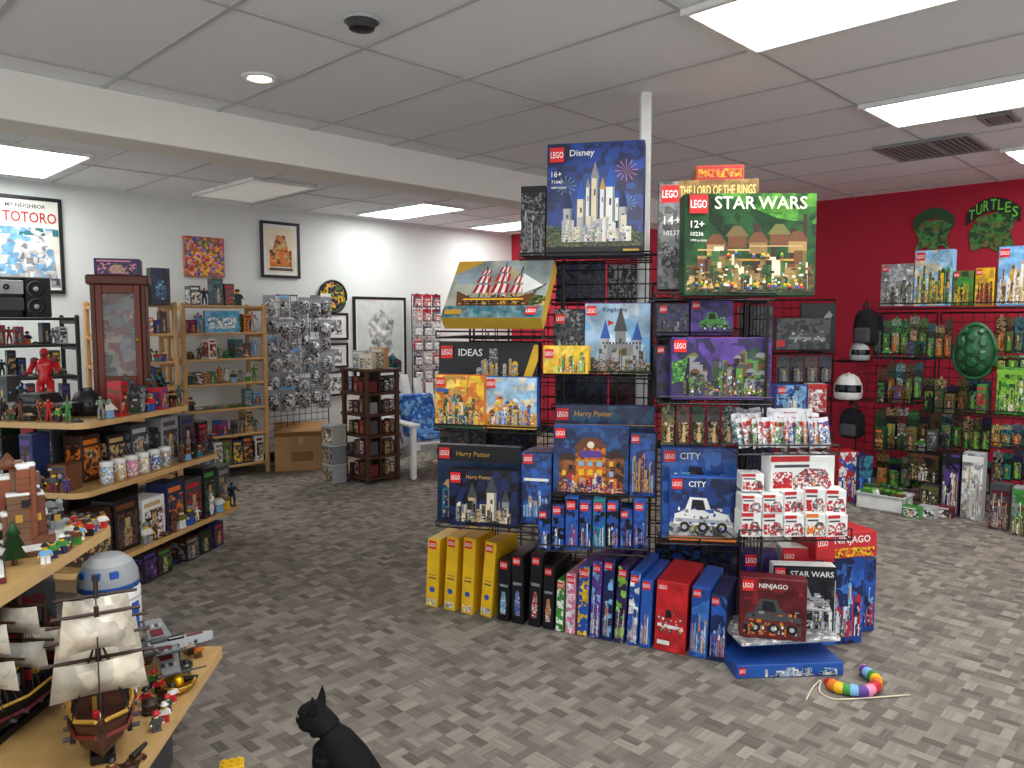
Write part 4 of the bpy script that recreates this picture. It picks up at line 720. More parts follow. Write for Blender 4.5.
for j,z in enumerate((.93,1.17,1.42,1.68)):
    rowof('%s shelf of left wooden unit'%('lower','middle','upper','topmost')[j],(x0+.1,7.0,z),(x1-.05,7.0,z),8,0,['black','navy','orange','white','red','dgreen','brown'],(.12,.22),['box','fig','act','box'],'toys on the left wooden shelf unit',T=.12,fill=.95)
carton('tall dark box with blue figure print atop left wooden unit',(152,268,171,305),B=6.8,T=.1,base='p:ink,navy,black:9',side='black',art=[('p',[(.3,.15),(.7,.15),(.8,.45),(.6,.7),(.4,.7),(.2,.45)],'p:teal,navy,sky:30')])
# hanging clear bags on grid
o,w,h,rz=spot((266,300,327,330),B=7.35); panel((o.x-w/2,7.35,0),(o.x+w/2,7.35,0),.0,1.8,'black wire grid panel full of clear bags on white wall','wire grid panels along white wall')
for r_ in range(6):
    for c_ in range(6):
        x=o.x-w/2+w*(c_+.5)/6+random.uniform(-.03,.03); z=.62+r_*.19+random.uniform(-.05,.04); pw=w/6*random.uniform(.95,1.35); hh_=random.uniform(.18,.26); b=MB(); col=random.choice(('grey','silver','dgrey','white','tan','dgrey','black')); dq=random.uniform(.06,.13)
        b.cbox(-pw/2,-.006,.0,pw/2,.0,hh_,'9aa2a8:g',.003); b.ball((random.uniform(-.01,.01),-.012,hh_*.38),(pw*.46,dq*.5,hh_*.38),'p:%s,silver,black,white:24'%col,10,7); b.cbox(-pw/2,-.008,hh_*.9,pw/2,.002,hh_*1.04,('white','sky','silver','white','grey')[(r_*2+c_)%5],.002)
        tag(b.build('hanging_bag',None,(x,7.335-random.uniform(0,.05),z),random.uniform(-.3,.3)),'clear bag of %s pieces, %s row from top, %s from left'%(word(col),ORD[5-r_],ORD[c_]),'bag','clear bags hanging on white wall grid')
o,w,h,rz=spot((413,290,441,330),B=7.4); panel((o.x-w/2,7.42,0),(o.x+w/2,7.42,0),.0,1.85,'narrow black wire grid of cards near the far corner','wire grid panels along white wall')
for r_ in range(7):
    for c_ in range(3):
        c=('maroon','red','black')[c_] if r_==6 else ('white','red','dgrey','silver','navy')[(r_*2+c_)%5]
        pack('%s card in corner rack, %s row from top, %s from left'%(word(c),ORD[6-r_],ORD[c_]),Vector((o.x-w/2+w*(c_+.5)/3,7.4,.62+r_*.18)),w/3*.88,.155,0,(c,'red' if r_>4 else 'white','white','grey'),'cards on the corner rack','card')
# dark brown shelf tower
t=thing('shelf_tower','dark brown wooden shelf tower standing near white chair','shelf tower',(4.06+.19,5.86+.21,0),0)
w,dp,hh=.38,.42,1.08; DW='4a2818:w'
for sx in (-1,1):
    for sy in (-1,1): b=MB(); b.cbox(sx*(w/2-.02)-.02,sy*(dp/2-.02)-.02,0,sx*(w/2-.02)+.02,sy*(dp/2-.02)+.02,hh,DW,.006); b.build('post',t)
for z in (.06,.26,.46,.66,.86,1.08): b=MB(); b.cbox(-w/2-.01,-dp/2-.01,z-.025,w/2+.01,dp/2+.01,z,DW,.005); b.build('shelf',t)
b=MB(); b.cbox(-.012,-dp/2+.05,.06,.012,dp/2-.05,1.05,'dbrown',.003); b.build('divider',t)
for j,z in enumerate((.06,.26,.46,.66,.86)):
    for i in range(4):
        c=random.choice(('dgrey','navy','grey','brown','dgreen','maroon','black')); sbox('%s small box in left face of brown shelf tower, %s tier, %s'%(word(c),ORD[4-j],ORD[i]),(4.06+.1,5.86+.075+.09*i,z),.07,random.uniform(.1,.15),.1,R(-90),c,random.choice(('tan','white','sky','red')),'small boxes in the brown shelf tower')
    for i in range(2):
        c=random.choice(('dgrey','brown','black','maroon')); sbox('%s box in front face of brown shelf tower, %s tier, %s'%(word(c),ORD[4-j],ORD[i]),(4.06+.265+.06*i,5.86+.1,z),.055,random.uniform(.1,.15),.1,0,c,random.choice(('tan','white','grey')),'small boxes in the brown shelf tower')
for i,(dx,dy,c,h_) in enumerate(((.1,.12,'cream',.14),(.26,.14,'tan',.2),(.15,.3,'silver',.17))): sbox('%s box standing on top of brown shelf tower'%word(c),(4.06+dx,5.86+dy,1.08),.13,h_,.1,R(-60),c,'white','boxes on brown shelf tower roof')
for i,c in enumerate(('silver','grey','white')):
    b=MB(); b.cbox(-.09,-.08,0,.09,.08,.17,('9a9ea2','7c8084','a8a49c')[i]+':g',.008); b.fpoly([(-.08,.01),(.08,.01),(.08,.15),(-.08,.15)],-.081,'p:%s,dgrey,tan,black,%s:16'%(c,c)); b.cbox(-.094,-.084,.17,.094,.084,.185,'silver',.003)
    tag(b.build('plastic_bin',None,(3.92,6.2,.0+.186*i),R(-90)),'clear plastic bin beside brown shelf tower, %s of its stack'%('bottom','middle','top')[i],'bin','stacked clear bins')
# cardboard box
o=PZ(297,470); t=thing('cardboard_box','plain brown cardboard carton standing on floor before white wall','box',o+Vector((.1,.08,0)),R(-30))
b=MB(); b.cbox(-.26,-.18,0,.26,.18,.36,'card',.006); b.build('carton',t)
b=MB(); b.cbox(-.262,-.022,.3595,.262,.022,.3615,'tan',.0005); b.fpoly([(-.022,.27),(.022,.27),(.022,.36),(-.022,.36)],-.181,'tan'); b.build('tape',t)
b=MB(); b.fpoly([(-.1,.1),(.12,.1),(.12,.2),(-.1,.2)],-.1812,'8a6238'); b.build('printing',t)
for sg in (-1,1):
    b=MB(); b.cbox(-.26,0,0,.26,.17,.004,'card',.001,mt=Matrix.Translation((0,sg*.18,.36))@Matrix.Rotation(R(28) if sg>0 else R(180-24),4,'X')); b.build('flap',t)
# lawn chair
o=W(-.9,7.72,0); cz=CAMRZ+R(35); t=thing('lawn_chair','white plastic slatted lawn chair in the far corner','chair',o,cz)
for sx in (-1,1):
    b=MB(); b.cbox(sx*.3-.025,-.36,0,sx*.3+.025,-.3,.52,'white',.008); b.build('front_leg',t)
    b=MB(); b.prism([(-.36,.36),(-.36,.28),(.4,.0),(.46,.0),(.3,.16)],sx*.26-.02,sx*.26+.02,'white',Matrix(((0,0,1,0),(1,0,0,0),(0,1,0,0),(0,0,0,1)))); b.build('rear_leg',t)
    b=MB(); b.cbox(sx*.32-.06,-.42,.52,sx*.32+.06,.3,.545,'white',.01); b.build('armrest',t)
for i in range(6):
    b=MB(); y=-.36+i*.085; b.cbox(-.25,y,.33-.03*i,.25,y+.07,.35-.03*i,'white',.006); b.build('seat_slat',t)
for i in range(5):
    x=(i-2)*.105; hh=.82-.05*abs(i-2); m4=Matrix.Translation((x,.14,.2))@Matrix.Rotation(R(-22),4,'X')@Matrix.Rotation(R((i-2)*3),4,'Y'); b=MB(); b.cbox(-.045,-.01,0,.045,.01,hh,'white',.01,mt=m4); b.build('back_slat',t)
t2=thing('cushion','blue patterned cushion laid on the white lawn chair','cushion',o+Vector((0,0,.36)),cz)
b=MB(); b.cbox(-.2,-.05,0,.2,.03,.44,'p:blue,2a70c8,sky,blue:8',.03,mt=Matrix.Translation((0,.05,.0))@Matrix.Rotation(R(-22),4,'X')); b.build('back_pad',t2)
b=MB(); b.cbox(-.2,-.32,0,.2,.02,.07,'p:blue,2a70c8,sky,blue:8',.025); b.build('seat_pad',t2)
# =================================================== LEFT ISLAND
GRZ=math.atan2(W(.19,.98,0).y,W(.19,.98,0).x)
def GL(t,s,z=0.): return W(-2.096+.19*t-.98*s,4.4+.98*t+.19*s,z)
def rrect(x0,y0,x1,y1,r,n=5):
    p=[]
    for cx,cy,a in ((x1-r,y1-r,0),(x0+r,y1-r,90),(x0+r,y0+r,180),(x1-r,y0+r,270)):
        for i in range(n+1): q=R(a+90*i/n); p.append((cx+r*math.cos(q),cy+r*math.sin(q)))
    return p
isl=thing('display_island','light wood tiered display island crowded with toys at left','display stand',GL(0,0,0),GRZ)
for x0,y0,x1,y1,z in ((-.62,0,.95,1.1,.24),(-.58,0,.7,1.1,.65),(-.5,.04,.45,1.0,1.0)):
    b=MB(); b.prism(rrect(x0,y0,x1,y1,.08),z-.03,z,'b8935c:w',None,'d0aa70'); b.build('shelf',isl)
b=MB(); b.cbox(-.3,.25,0,.6,1.0,.209,'a08258:w',.01); b.build('base',isl)
b=MB(); b.cbox(-.2,.42,.241,.4,.9,.619,'black',.005); b.cbox(-.2,.42,.651,.35,.9,.969,'black',.005); b.build('core',isl)
GI='toys on the left display island'
fr=GRZ; ne=GRZ-math.pi/2
for i in range(6): jar('white-lidded jar on island middle shelf, %s from left'%ORD[i],GL(-.32+i*.1,.06,.65),('sky','tan','pink','cream','blue','grey')[i],'white-lidded jars on the island')
for i,(t_,s_,w_,h_,c,c2,lb) in enumerate(((-.1,.22,.15,.24,'black','tan','black figure box behind jars on island middle shelf'),(.1,.22,.16,.27,'dgrey','silver','dark grey figure box behind jars with silver print'),(.3,.16,.16,.29,'grey','dgrey','pale grey figure box at right of the jars'),(.48,.16,.14,.28,'dgrey','navy','dark grey box near far end of island middle shelf'),(.62,.14,.1,.22,'black','red','narrow black box at far end of island middle shelf'),(-.28,.24,.14,.26,'dbrown','orange','dark brown box at left behind the jars'))): sbox(lb,GL(t_,s_,.65),w_,h_,.12,fr,c,c2,GI)
for i,(t_,w_,h_,c,c2,lb) in enumerate(((-.42,.2,.28,'dbrown','tan','dark brown window box at near end of island bottom shelf'),(-.19,.2,.3,'black','brown','black window box on island bottom shelf beside white box'),(.04,.2,.25,'white','tan','white window box on island bottom shelf'),(.25,.16,.3,'navy','orange','navy box right of white window box on island'),(.44,.17,.28,'dgrey','red','dark grey box on island bottom shelf with red band'),(.62,.14,.32,'black','green','black box on island bottom shelf with green band'),(.79,.14,.3,'dgrey','grey','dark grey box at far end of island bottom shelf'))): sbox(lb,GL(t_,.12,.24),w_,h_,.15,fr,c,c2,GI)
rowof('floor beside island kick base',GL(-.1,.1,0),GL(.75,.1,0),6,fr,['black','dgrey','dbrown','navy'],(.14,.19),('box','box','car','box','box','box'),'toys on floor under island',T=.14)
rowof('edge of island middle shelf, far part',GL(.3,.05,.65),GL(.68,.05,.65),6,fr,['black','dgrey','brown','white'],(.09,.16),('act','fig','act','fig','act'),GI)
rowof('edge of island bottom shelf',GL(-.1,.03,.24),GL(.9,.03,.24),12,fr,['black','dgrey','brown','red','white','olive'],(.09,.18),('fig','act','car','act','fig'),GI)
rowof('island middle shelf near end',GL(-.5,.95,.65),GL(-.5,.1,.65),9,ne,['black','dgrey','purple','brown','navy','maroon'],(.14,.3),('act','box','act','dome','box','act','box','fig','box'),GI,T=.12)
rowof('island middle shelf front edge',GL(-.56,.9,.65),GL(-.56,.06,.65),11,ne,['black','dgrey','purple','grey','brown','violet'],(.08,.14),('act','fig','car','act','fig'),GI)
rowof('island middle shelf second rank',GL(-.3,.98,.65),GL(-.3,.36,.65),6,ne,['black','dgrey','brown','red','dgreen'],(.24,.32),('box','dome','box','act','box','box'),GI,T=.12)
rowof('island bottom shelf near end',GL(-.5,.95,.24),GL(-.5,.3,.24),5,ne,['black','dgrey','brown','navy'],(.18,.34),('box','dome','box','box','act'),GI,T=.14)
vehicle('large black toy tank-like vehicle on top of island',GL(-.3,.46,1.0),ne,'black',.4)
helmet('black toy helmet beside large black vehicle on island top',GL(-.16,.3,1.0),ne,'black',.08)
rowof('island top shelf front edge',GL(-.43,.92,1.0),GL(-.43,.1,1.0),14,ne,['red','dgrey','brown','green','navy','black','black'],(.1,.18),('act','fig','act','car','act'),GI)
rowof('island top shelf right edge',GL(-.34,.09,1.0),GL(.42,.09,1.0),11,fr,['red','grey','brown','dgrey','white','black'],(.12,.2),('act','fig','box','act','fig'),GI)
rowof('island top shelf beside cabinet',GL(.0,.2,1.0),GL(.42,.2,1.0),4,fr,['black','dgrey','brown','white'],(.14,.24),('act','box','act','act'),GI)
rowof('island top shelf second rank',GL(-.12,.98,1.0),GL(-.12,.72,1.0),3,ne,['black','dgrey','dbrown','maroon'],(.2,.34),('act','box','act'),GI)
statue('tall glossy red toy figure standing above the island',GL(-.1,.62,1.0),ne+.5,'red:g','maroon',.38,None,3)
ct=thing('display_cabinet','reddish brown wooden glass-front cabinet on the island top','cabinet',W(-2.42,4.72,1.0),CAMRZ+R(22)); CW='cherry:w'
w,dp,hh=.3,.24,.78
b=MB(); b.cbox(-w/2,-dp/2,0,-w/2+.03,dp/2,hh,CW,.006); b.cbox(w/2-.03,-dp/2,0,w/2,dp/2,hh,CW,.006); b.cbox(-w/2+.03,dp/2-.02,0,w/2-.03,dp/2,hh,CW,.003); b.cbox(-w/2-.02,-dp/2-.02,0,w/2+.02,dp/2+.02,.06,CW,.01); b.cbox(-w/2-.02,-dp/2-.02,hh-.03,w/2+.02,dp/2+.02,hh+.03,CW,.01); b.build('case',ct)
dr=MB(); y=-dp/2
for x0_,z0,x1_,z1 in ((-w/2+.03,.06,-w/2+.065,hh-.03),(w/2-.065,.06,w/2-.03,hh-.03),(-w/2+.065,.06,w/2-.065,.2),(-w/2+.065,hh-.08,w/2-.065,hh-.03)): dr.cbox(x0_,y-.012,z0,x1_,y+.01,z1,'6e2f1e:w',.004)
d_=dr.build('door',ct); g=MB(); g.fpoly([(-w/2+.06,.2),(w/2-.06,.2),(w/2-.06,hh-.08),(-w/2+.06,hh-.08)],y-.002,'silver:t'); g.build('pane',d_); g=MB(); g.ball((w/2-.05,y-.02,.42),.012,'gold:m'); g.build('knob',d_)
b=MB(); b.cbox(-w/2+.04,dp/2-.06,.08,w/2-.04,dp/2-.03,hh-.06,'p:maroon,grey,cream,red,silver:6',.004); b.build('lining',ct)
sbox('violet and pink box lying on top of the cherry cabinet',W(-2.42,4.72,1.81),.25,.1,.18,CAMRZ+R(22),'violet','pink',None)
x0,x1=unit('black shelf rack under the film poster at far left',(-40,300,78,470),6.45,.42,[.15,.5,.82,1.12,1.36,1.56],'black',.03,top=1.58)
for j,(z,kd,hr) in enumerate(((1.36,('box','fig','car','box','act'),(.12,.17)),(1.12,('box','box','dome','act'),(.14,.21)),(.82,('box','act'),(.18,.27)),(.5,('box',),(.2,.28)))):
    rowof('%s shelf of black rack'%('top','second','third','lowest')[j],(x0+.06,6.58,z),(x1-.05,6.58,z),11,0,['black','dgrey','navy','red','white','grey','brown','black','dgrey'],hr,kd,'toys on black shelf rack',T=.16,fill=.97)
for i,(px,w_,lb) in enumerate(((8,.26,'black stereo amplifier with silver front on black rack'),(38,.2,'black loudspeaker box beside stereo on black rack'))):
    o,_,_,_=spot((px-10,290,px+10,319),B=6.5); o.z=1.56; t=thing('stereo' if i==0 else 'loudspeaker',lb,'stereo' if i==0 else 'speaker',o+Vector((0,.12,0)),0)
    b=MB(); b.cbox(-w_/2,-.1,0,w_/2,.1,.3,'black',.008); b.build('case',t)
    if i==0: b=MB(); b.cbox(-.11,-.108,.17,.11,-.1,.27,'silver',.003); b.cbox(-.11,-.108,.05,.11,-.1,.14,'dgrey',.003); b.build('front_panel',t)
    for z,r_ in (((.08,.06),(.21,.06)) if i else ((.22,.022),)):
        b=MB(); b.lathe([(r_,0),(r_*.95,.012),(r_*.7,.006),(r_*.3,.004),(r_*.2,.012),(.002,.014)],'dgrey',n=18,ks=['grey','black','black','silver','silver']); o2=b.build('cone' if i else 'dial',t); o2.rotation_euler=(math.pi/2,0,0); o2.location=(0,-.1 if i else -.108,z)
# =================================================== NEAR LEFT DISPLAY
def NL(t,s,z=0.): return W(-1.04-.087*t-.996*s,2.65+.996*t-.087*s,z)
NRZ=math.atan2(W(-.087,.996,0).y,W(-.087,.996,0).x)
nd_=thing('display_stand','light wood two-tier display stand in left foreground','display stand',NL(0,0,0),NRZ)
b=MB(); b.prism(rrect(-1.5,0,0,1.2,.015,2),.335,.37,'c8a468:w',None,'d4b078'); b.build('lower_shelf',nd_)
b=MB(); b.prism(rrect(-1.5,.4,.08,1.2,.015,2),.765,.8,'c8a468:w',None,'d4b078'); b.build('upper_shelf',nd_)
b=MB(); b.cbox(-1.4,.7,.371,-.1,1.15,.764,'dgrey',.01); b.cbox(-1.4,.15,0,-.1,1.1,.334,'dgrey',.01); b.build('core',nd_)
nr=NRZ
t=thing('tower_model','white round brick-built model with grey dome and blue panels','brick model',W(-1.4,2.57,.371),CAMRZ)
b=MB(); b.lathe([(.1,0),(.1,.03),(.085,.045)],'silver',n=24); b.build('base',t)
b=MB(); b.lathe([(.09,.045),(.1,.06),(.1,.24),(.094,.25)],'white',n=24)
for z in (.09,.15,.21): b.lathe([(.1005,z),(.102,z+.003),(.1005,z+.006)],'silver',n=24)
b.build('barrel',t)
b=MB(); b.lathe([(.097,.25),(.097,.268),(.094,.3),(.078,.335),(.048,.36),(.004,.37)],'9aa0a6',n=24,ks=['blue','9aa0a6','9aa0a6','silver','9aa0a6']); b.build('dome',t)
for a in (-140,-105,-75,-40,-10):
    b=MB(); b.cbox(.095,-.016,.1,.104,.016,.2,'blue',.002,mt=Matrix.Rotation(R(a),4,'Z')); b.build('panel',t)
for a in (-120,-85,-50):
    b=MB(); b.cbox(.082,-.014,.296,.094,.014,.322,'blue',.002,mt=Matrix.Rotation(R(a),4,'Z')); b.build('dome_panel',t)
def sailship(label,loc,rz,s,hull,sail,deck,big=1.):
    sh=thing('ship_model',label,'ship model',loc,rz)
    b=MB(); secs=[(-.27,.055,.1,.2),(-.2,.07,.03,.15),(-.1,.075,.02,.12),(.05,.075,.02,.115),(.16,.058,.03,.13),(.25,.012,.09,.16)]; vs=[];fs=[]
    for x,hw,zb,zt in secs: vs+=[(x*s,-hw*s,zt*s),(x*s,-hw*.85*s,(zb+zt)/2*s),(x*s,0,zb*s),(x*s,hw*.85*s,(zb+zt)/2*s),(x*s,hw*s,zt*s)]
    for i in range(5):
        for j in range(4): fs.append((i*5+j,i*5+j+1,(i+1)*5+j+1,(i+1)*5+j))
        fs.append((i*5+4,i*5,(i+1)*5,(i+1)*5+4))
    fs+=[(0,4,3,2,1),(25,26,27,28,29)]; b.add(vs,[tuple(reversed(f)) for f in fs],hull); b.build('hull',sh)
    b=MB()
    for i in range(5):
        for sg in (-1,1):
            for q,k in ((.012,'gold'),(-.03,deck)): b.rod((secs[i][0]*s,sg*secs[i][1]*s*1.02,(secs[i][3]+q)*s),(secs[i+1][0]*s,sg*secs[i+1][1]*s*1.02,(secs[i+1][3]+q)*s),.006*s,k)
    for x in (-.14,-.07,0,.07,.13):
        for sg in (-1,1): b.cbox((x-.012)*s,sg*.066*s-.006*s,.075*s,(x+.012)*s,sg*.066*s+.006*s,.097*s,'black',.001); b.cyl((x*s,sg*.06*s,.085*s),(x*s,sg*.09*s,.085*s),.006*s,.006*s,'dgrey',6)
    b.build('rails_and_cannons',sh); b=MB(); b.cbox(-.275*s,-.055*s,.15*s,-.16*s,.055*s,.235*s,deck,.006*s); b.cbox(-.28*s,-.05*s,.17*s,-.272*s,.05*s,.21*s,'p:yellow,dbrown,yellow:60',.001); b.cbox(-.285*s,-.06*s,.235*s,-.15*s,.06*s,.243*s,'dbrown',.002); b.build('stern_cabin',sh)
    b=MB(); b.cbox(-.2*s,-.03*s,0,.14*s,.03*s,.025*s,'black',.004); b.build('stand',sh)
    for x,top,nn in ((-.17,.36,1),(-.04,.46,2),(.11,.42,2)):
        b=MB(); b.cyl((x*s,0,.1*s),(x*s,0,top*s),.009*s,.006*s,'dbrown',8); b.cyl((x*s,0,(top-.1)*s),(x*s,0,(top-.08)*s),.026*s,.03*s,'dbrown',10); b.prism([(x*s,(top-.02)*s),((x-.05)*s,(top-.012)*s),(x*s,(top-.002)*s)],-.001,.001,'black',MY); b.build('mast',sh)
        for k in range(nn):
            z0=(.18+k*.12)*s; z1=z0+.1*s; hw=(.115-.025*k)*s*big
            b=MB(); b.rod((x*s,-hw*1.15,z1),(x*s,hw*1.15,z1),.005*s,'dbrown'); b.build('yard',sh)
            b=MB(); vs=[];fs=[]
            for j in range(6):
                for i in range(8):
                    u=i/7.;q=j/5.; vs.append((x*s+.01*s+.05*s*math.sin(math.pi*u)**.7*math.sin(math.pi*(.12+.8*(1-q))),(-hw+2*hw*u)*(1.0-.12*q),z0+(z1-z0)*q+.014*s*math.sin(math.pi*u)*(1-q)))
            for j in range(5):
                for i in range(7): fs.append((j*8+i,j*8+i+1,j*8+i+9,j*8+i+8))
            b.add(vs,fs,sail,True); b.build('sail',sh)
    b=MB(); b.cyl((.24*s,0,.14*s),(.36*s,0,.23*s),.008*s,.004*s,'dbrown',8); b.build('bowsprit',sh)
    b=MB(); b.prism([(.13*s,.34*s),(.35*s,.225*s),(.17*s,.19*s)],-.001,.001,sail,MY); b.build('jib_sail',sh)
    b=MB()
    for x,top in ((-.17,.3),(-.04,.38),(.11,.34)):
        for sg in (-1,1):
            q=[(x+k,sg*.07,.13) for k in (-.05,-.02,.02,.05)]
            for a in q: b.rod((a[0]*s,a[1]*s,a[2]*s),(x*s,0,top*s),.0017*s,'black')
            for f in (.15,.3,.45,.6,.75): b.rod(tuple((q[0][i]*(1-f)+(x,0,top)[i]*f)*s for i in range(3)),tuple((q[3][i]*(1-f)+(x,0,top)[i]*f)*s for i in range(3)),.0015*s,'black')
    b.rod((.35*s,0,.22*s),(.11*s,0,.4*s),.0017*s,'black'); b.rod((.11*s,0,.4*s),(-.04*s,0,.45*s),.0017*s,'black'); b.rod((-.04*s,0,.45*s),(-.17*s,0,.35*s),.0017*s,'black'); b.rod((-.17*s,0,.35*s),(-.27*s,0,.24*s),.0017*s,'black'); b.build('rigging',sh)
    b=MB()
    for i in range(7): b.cbox((-.13+.04*i)*s,-.02*s,.115*s,(-.115+.04*i)*s,.0,(.14+.01*(i%3))*s,('gold','red','white','black','dbrown')[i%5],.001)
    b.build('deck_cargo',sh)
TS='p:c8bfae,d8cfbc,b8b0a2,d0c6b2:5'
sailship('brown brick-built sailing ship with tan sails nearest shelf edge',NL(-.6,.16,.37),nr+R(180)+R(24),1.0,'4a2418',TS,'7a2a20',1.0)
sailship('black-hulled brick-built sailing ship farther in on lower shelf',NL(-.5,.44,.37),nr+R(180)-R(6),.86,'black','p:d4d0c6,c2beb2,dcd6c6:6','maroon',.85)
sp=thing('spaceship_model','grey brick-built starfighter model with pointed nose, lower shelf','spaceship model',NL(-.16,.1,.37),CAMRZ+R(35)); sp.scale=(.86,.86,.86)
b=MB(); b.prism([(-.11,-.022),(.03,-.022),(.11,-.012),(.13,0),(.11,.012),(.03,.022),(-.11,.022)],.085,.118,'silver'); b.cbox(-.1,-.014,.118,-.04,.014,.134,'dgrey',.004); b.cbox(-.04,-.014,.112,.02,.014,.13,'ink:g',.004); b.cbox(.03,-.008,.118,.09,.008,.122,'maroon',.001)
for i in range(8): b.cbox(-.1+.022*i,-.024,.09,-.088+.022*i,.024,.1+.004*(i%3),('grey','dgrey','silver')[i%3],.001)
b.build('fuselage',sp)
for sg in (-1,1):
    for up in (-1,1):
        b=MB(); mt=Matrix.Translation((0,sg*.02,.102))@Matrix.Rotation(R(14*sg*up),4,'X')
        b.prism([(-.1,0),(-.01,0),(-.03,sg*.17),(-.09,sg*.17)],-.003,.004,'grey',mt); b.cbox(-.085,sg*.07-.02,.004,-.04,sg*.07+.02,.01,'maroon',.001,mt=mt)
        for k in range(4): b.cbox(-.088+.014*k,sg*.12-.01,.004,-.078+.014*k,sg*.12+.01,.008,('dgrey','silver')[k%2],.001,mt=mt)
        p0_=mt@Vector((-.11,sg*.172,0)); p1_=mt@Vector((.06,sg*.172,0)); b.cyl(p0_,p1_,.005,.003,'dgrey',8); b.build('wing',sp)
    b=MB(); b.cyl((-.13,sg*.04,.1),(-.04,sg*.04,.1),.017,.014,'dgrey',10); b.cyl((-.04,sg*.04,.1),(-.03,sg*.04,.1),.014,.009,'silver',10); b.build('engine',sp)
b=MB(); b.cyl((0,0,.0),(0,0,.086),.006,.006,'black',8); b.cyl((0,0,0),(0,0,.008),.05,.05,'black',14); b.build('stand',sp)
def stack_build(label,loc,rz,w,h,cols,top,seed):      # irregular brick-built mass with snow or dust on its ledges
    q=random.Random(seed); t=thing('building_model',label,'brick model',loc,rz); b=MB(); c2=MB(); wn=MB()
    b.cbox(-w*.62,-w*.55,0,w*.62,w*.55,.016,cols[0],.002); c2.cbox(-w*.6,-w*.53,.0165,w*.6,w*.53,.024,top,.003)
    for lv in range(6):
        k=1-.1*lv; zz=h*(lv+1)/6
        for j in range(5):
            bw=w*k*q.uniform(.3,.52); bd=w*k*q.uniform(.28,.44); x=q.uniform(-.5,.5)*(w*k-bw); y=q.uniform(-.45,.45)*(w*k-bd); zt=zz-q.uniform(0,.035)
            b.cbox(x-bw/2,y-bd/2,.016,x+bw/2,y+bd/2,zt,q.choice(cols),.003)
            for zs in range(1,int(zt/.02)): b.cbox(x-bw/2-.001,y-bd/2-.001,zs*.02,x+bw/2+.001,y+bd/2+.001,zs*.02+.002,q.choice(cols),.0005)
            if q.random()<.75: c2.cbox(x-bw*.54,y-bd*.54,zt+.0005,x+bw*.54,y+bd*.54,zt+q.uniform(.008,.018),top,.004)
            if zt>.06: wn.cbox(x-.01,y-bd/2-.006,zt*.55,x+.01,y-bd/2+.002,zt*.55+.024,q.choice(('gold','ink','ink')),.001)
    b.build('walls',t); c2.build('snow_ledges',t); wn.build('windows',t)
    b=MB(); b.cyl((w*.1,0,h*.85),(w*.1,0,h*1.12),.006,.004,'dbrown',8); b.lathe([(.03,h*.9),(.02,h*.98),(.004,h*1.06)],cols[0],(-w*.14,0,0),8); b.build('spire',t)
stack_build('tall rough brown brick build with white snowy ledges on upper shelf',NL(-.2,.56,.8),NRZ-R(60),.2,.3,['6b3d26','8a4a30','5a3220','7a5a40'],'f0f2f2',3)
stack_build('grey brick-built castle ruin on upper shelf behind figures',NL(-.01,.55,.8),NRZ-R(50),.1,.11,['grey','dgrey','70757a','9a9ea2'],'a8acb0',8)
stack_build('dark red brick build with white ledges on upper shelf edge',NL(-.5,.57,.8),NRZ-R(60),.17,.22,['maroon','5a1c1c','dbrown','7a3a30'],'f0f2f2',5)
fc=[('red','white','yellow','brown'),('blue','grey','yellow','black'),('black','red','tan','dbrown'),('white','sky','yellow','yellow'),('green','brown','tan','black'),('dgrey','dgrey','cream','dgrey'),('brown','orange','yellow','brown'),('navy','green','yellow','dbrown')]
NP=((.05,.42),(.0,.43),(-.05,.42),(-.1,.43),(-.15,.415),(-.2,.42),(.05,.66),(-.25,.415),(.055,.47),(.015,.475),(-.3,.42),(.06,.52),(.06,.58),(-.075,.475),(-.35,.415),(-.04,.465))
for i,(t_,s_) in enumerate(NP): q=fc[i%8] if i<8 else fc[(i*3+1)%8]; figure('%s brick figure on upper shelf, %s of sixteen'%(word(q[1]),ORD[i]),NL(t_,s_,.8),NRZ-R(70+random.uniform(-40,40)),q,.058,'brick figures on upper shelf edge',hat=(None,'black',None,'red',None,None,'dbrown','white',None,'dgrey','brown',None,'red',None,'black',None)[i])
LP=((-.4,.04),(-.47,.03),(-.34,.1),(-.28,.2),(-.8,.05),(-.86,.1),(-.31,.3),(-.93,.06),(-.37,.17),(-.24,.05),(-.42,.11),(-.3,.13),(-.26,.27),(-.05,.26),(-.09,.06),(-.04,.16),(-.52,.02),(-.57,.025))
for i,(t_,s_) in enumerate(LP): q=fc[(i*5)%8]; figure('%s brick figure on lower shelf round the ships, %s of eighteen'%(word(q[1]),ORD[i]),NL(t_,s_,.37),NRZ-R(70+random.uniform(-60,60)),q,.055,'brick figures on lower shelf',hat=('black','red','dbrown',None,'black',None,'white','red',None,'black')[i%10])
t=thing('treasure_toy','small gold round dish toy on lower shelf by spaceship','toy',NL(-.33,.045,.37)); b=MB(); b.lathe([(.02,0),(.045,.012),(.055,.03),(.05,.032),(.035,.016),(.005,.012)],'gold:m',n=18); b.build('dish',t); b=MB(); b.ball((0,0,.03),.018,'yellow:m',8,5); b.build('coin',t)
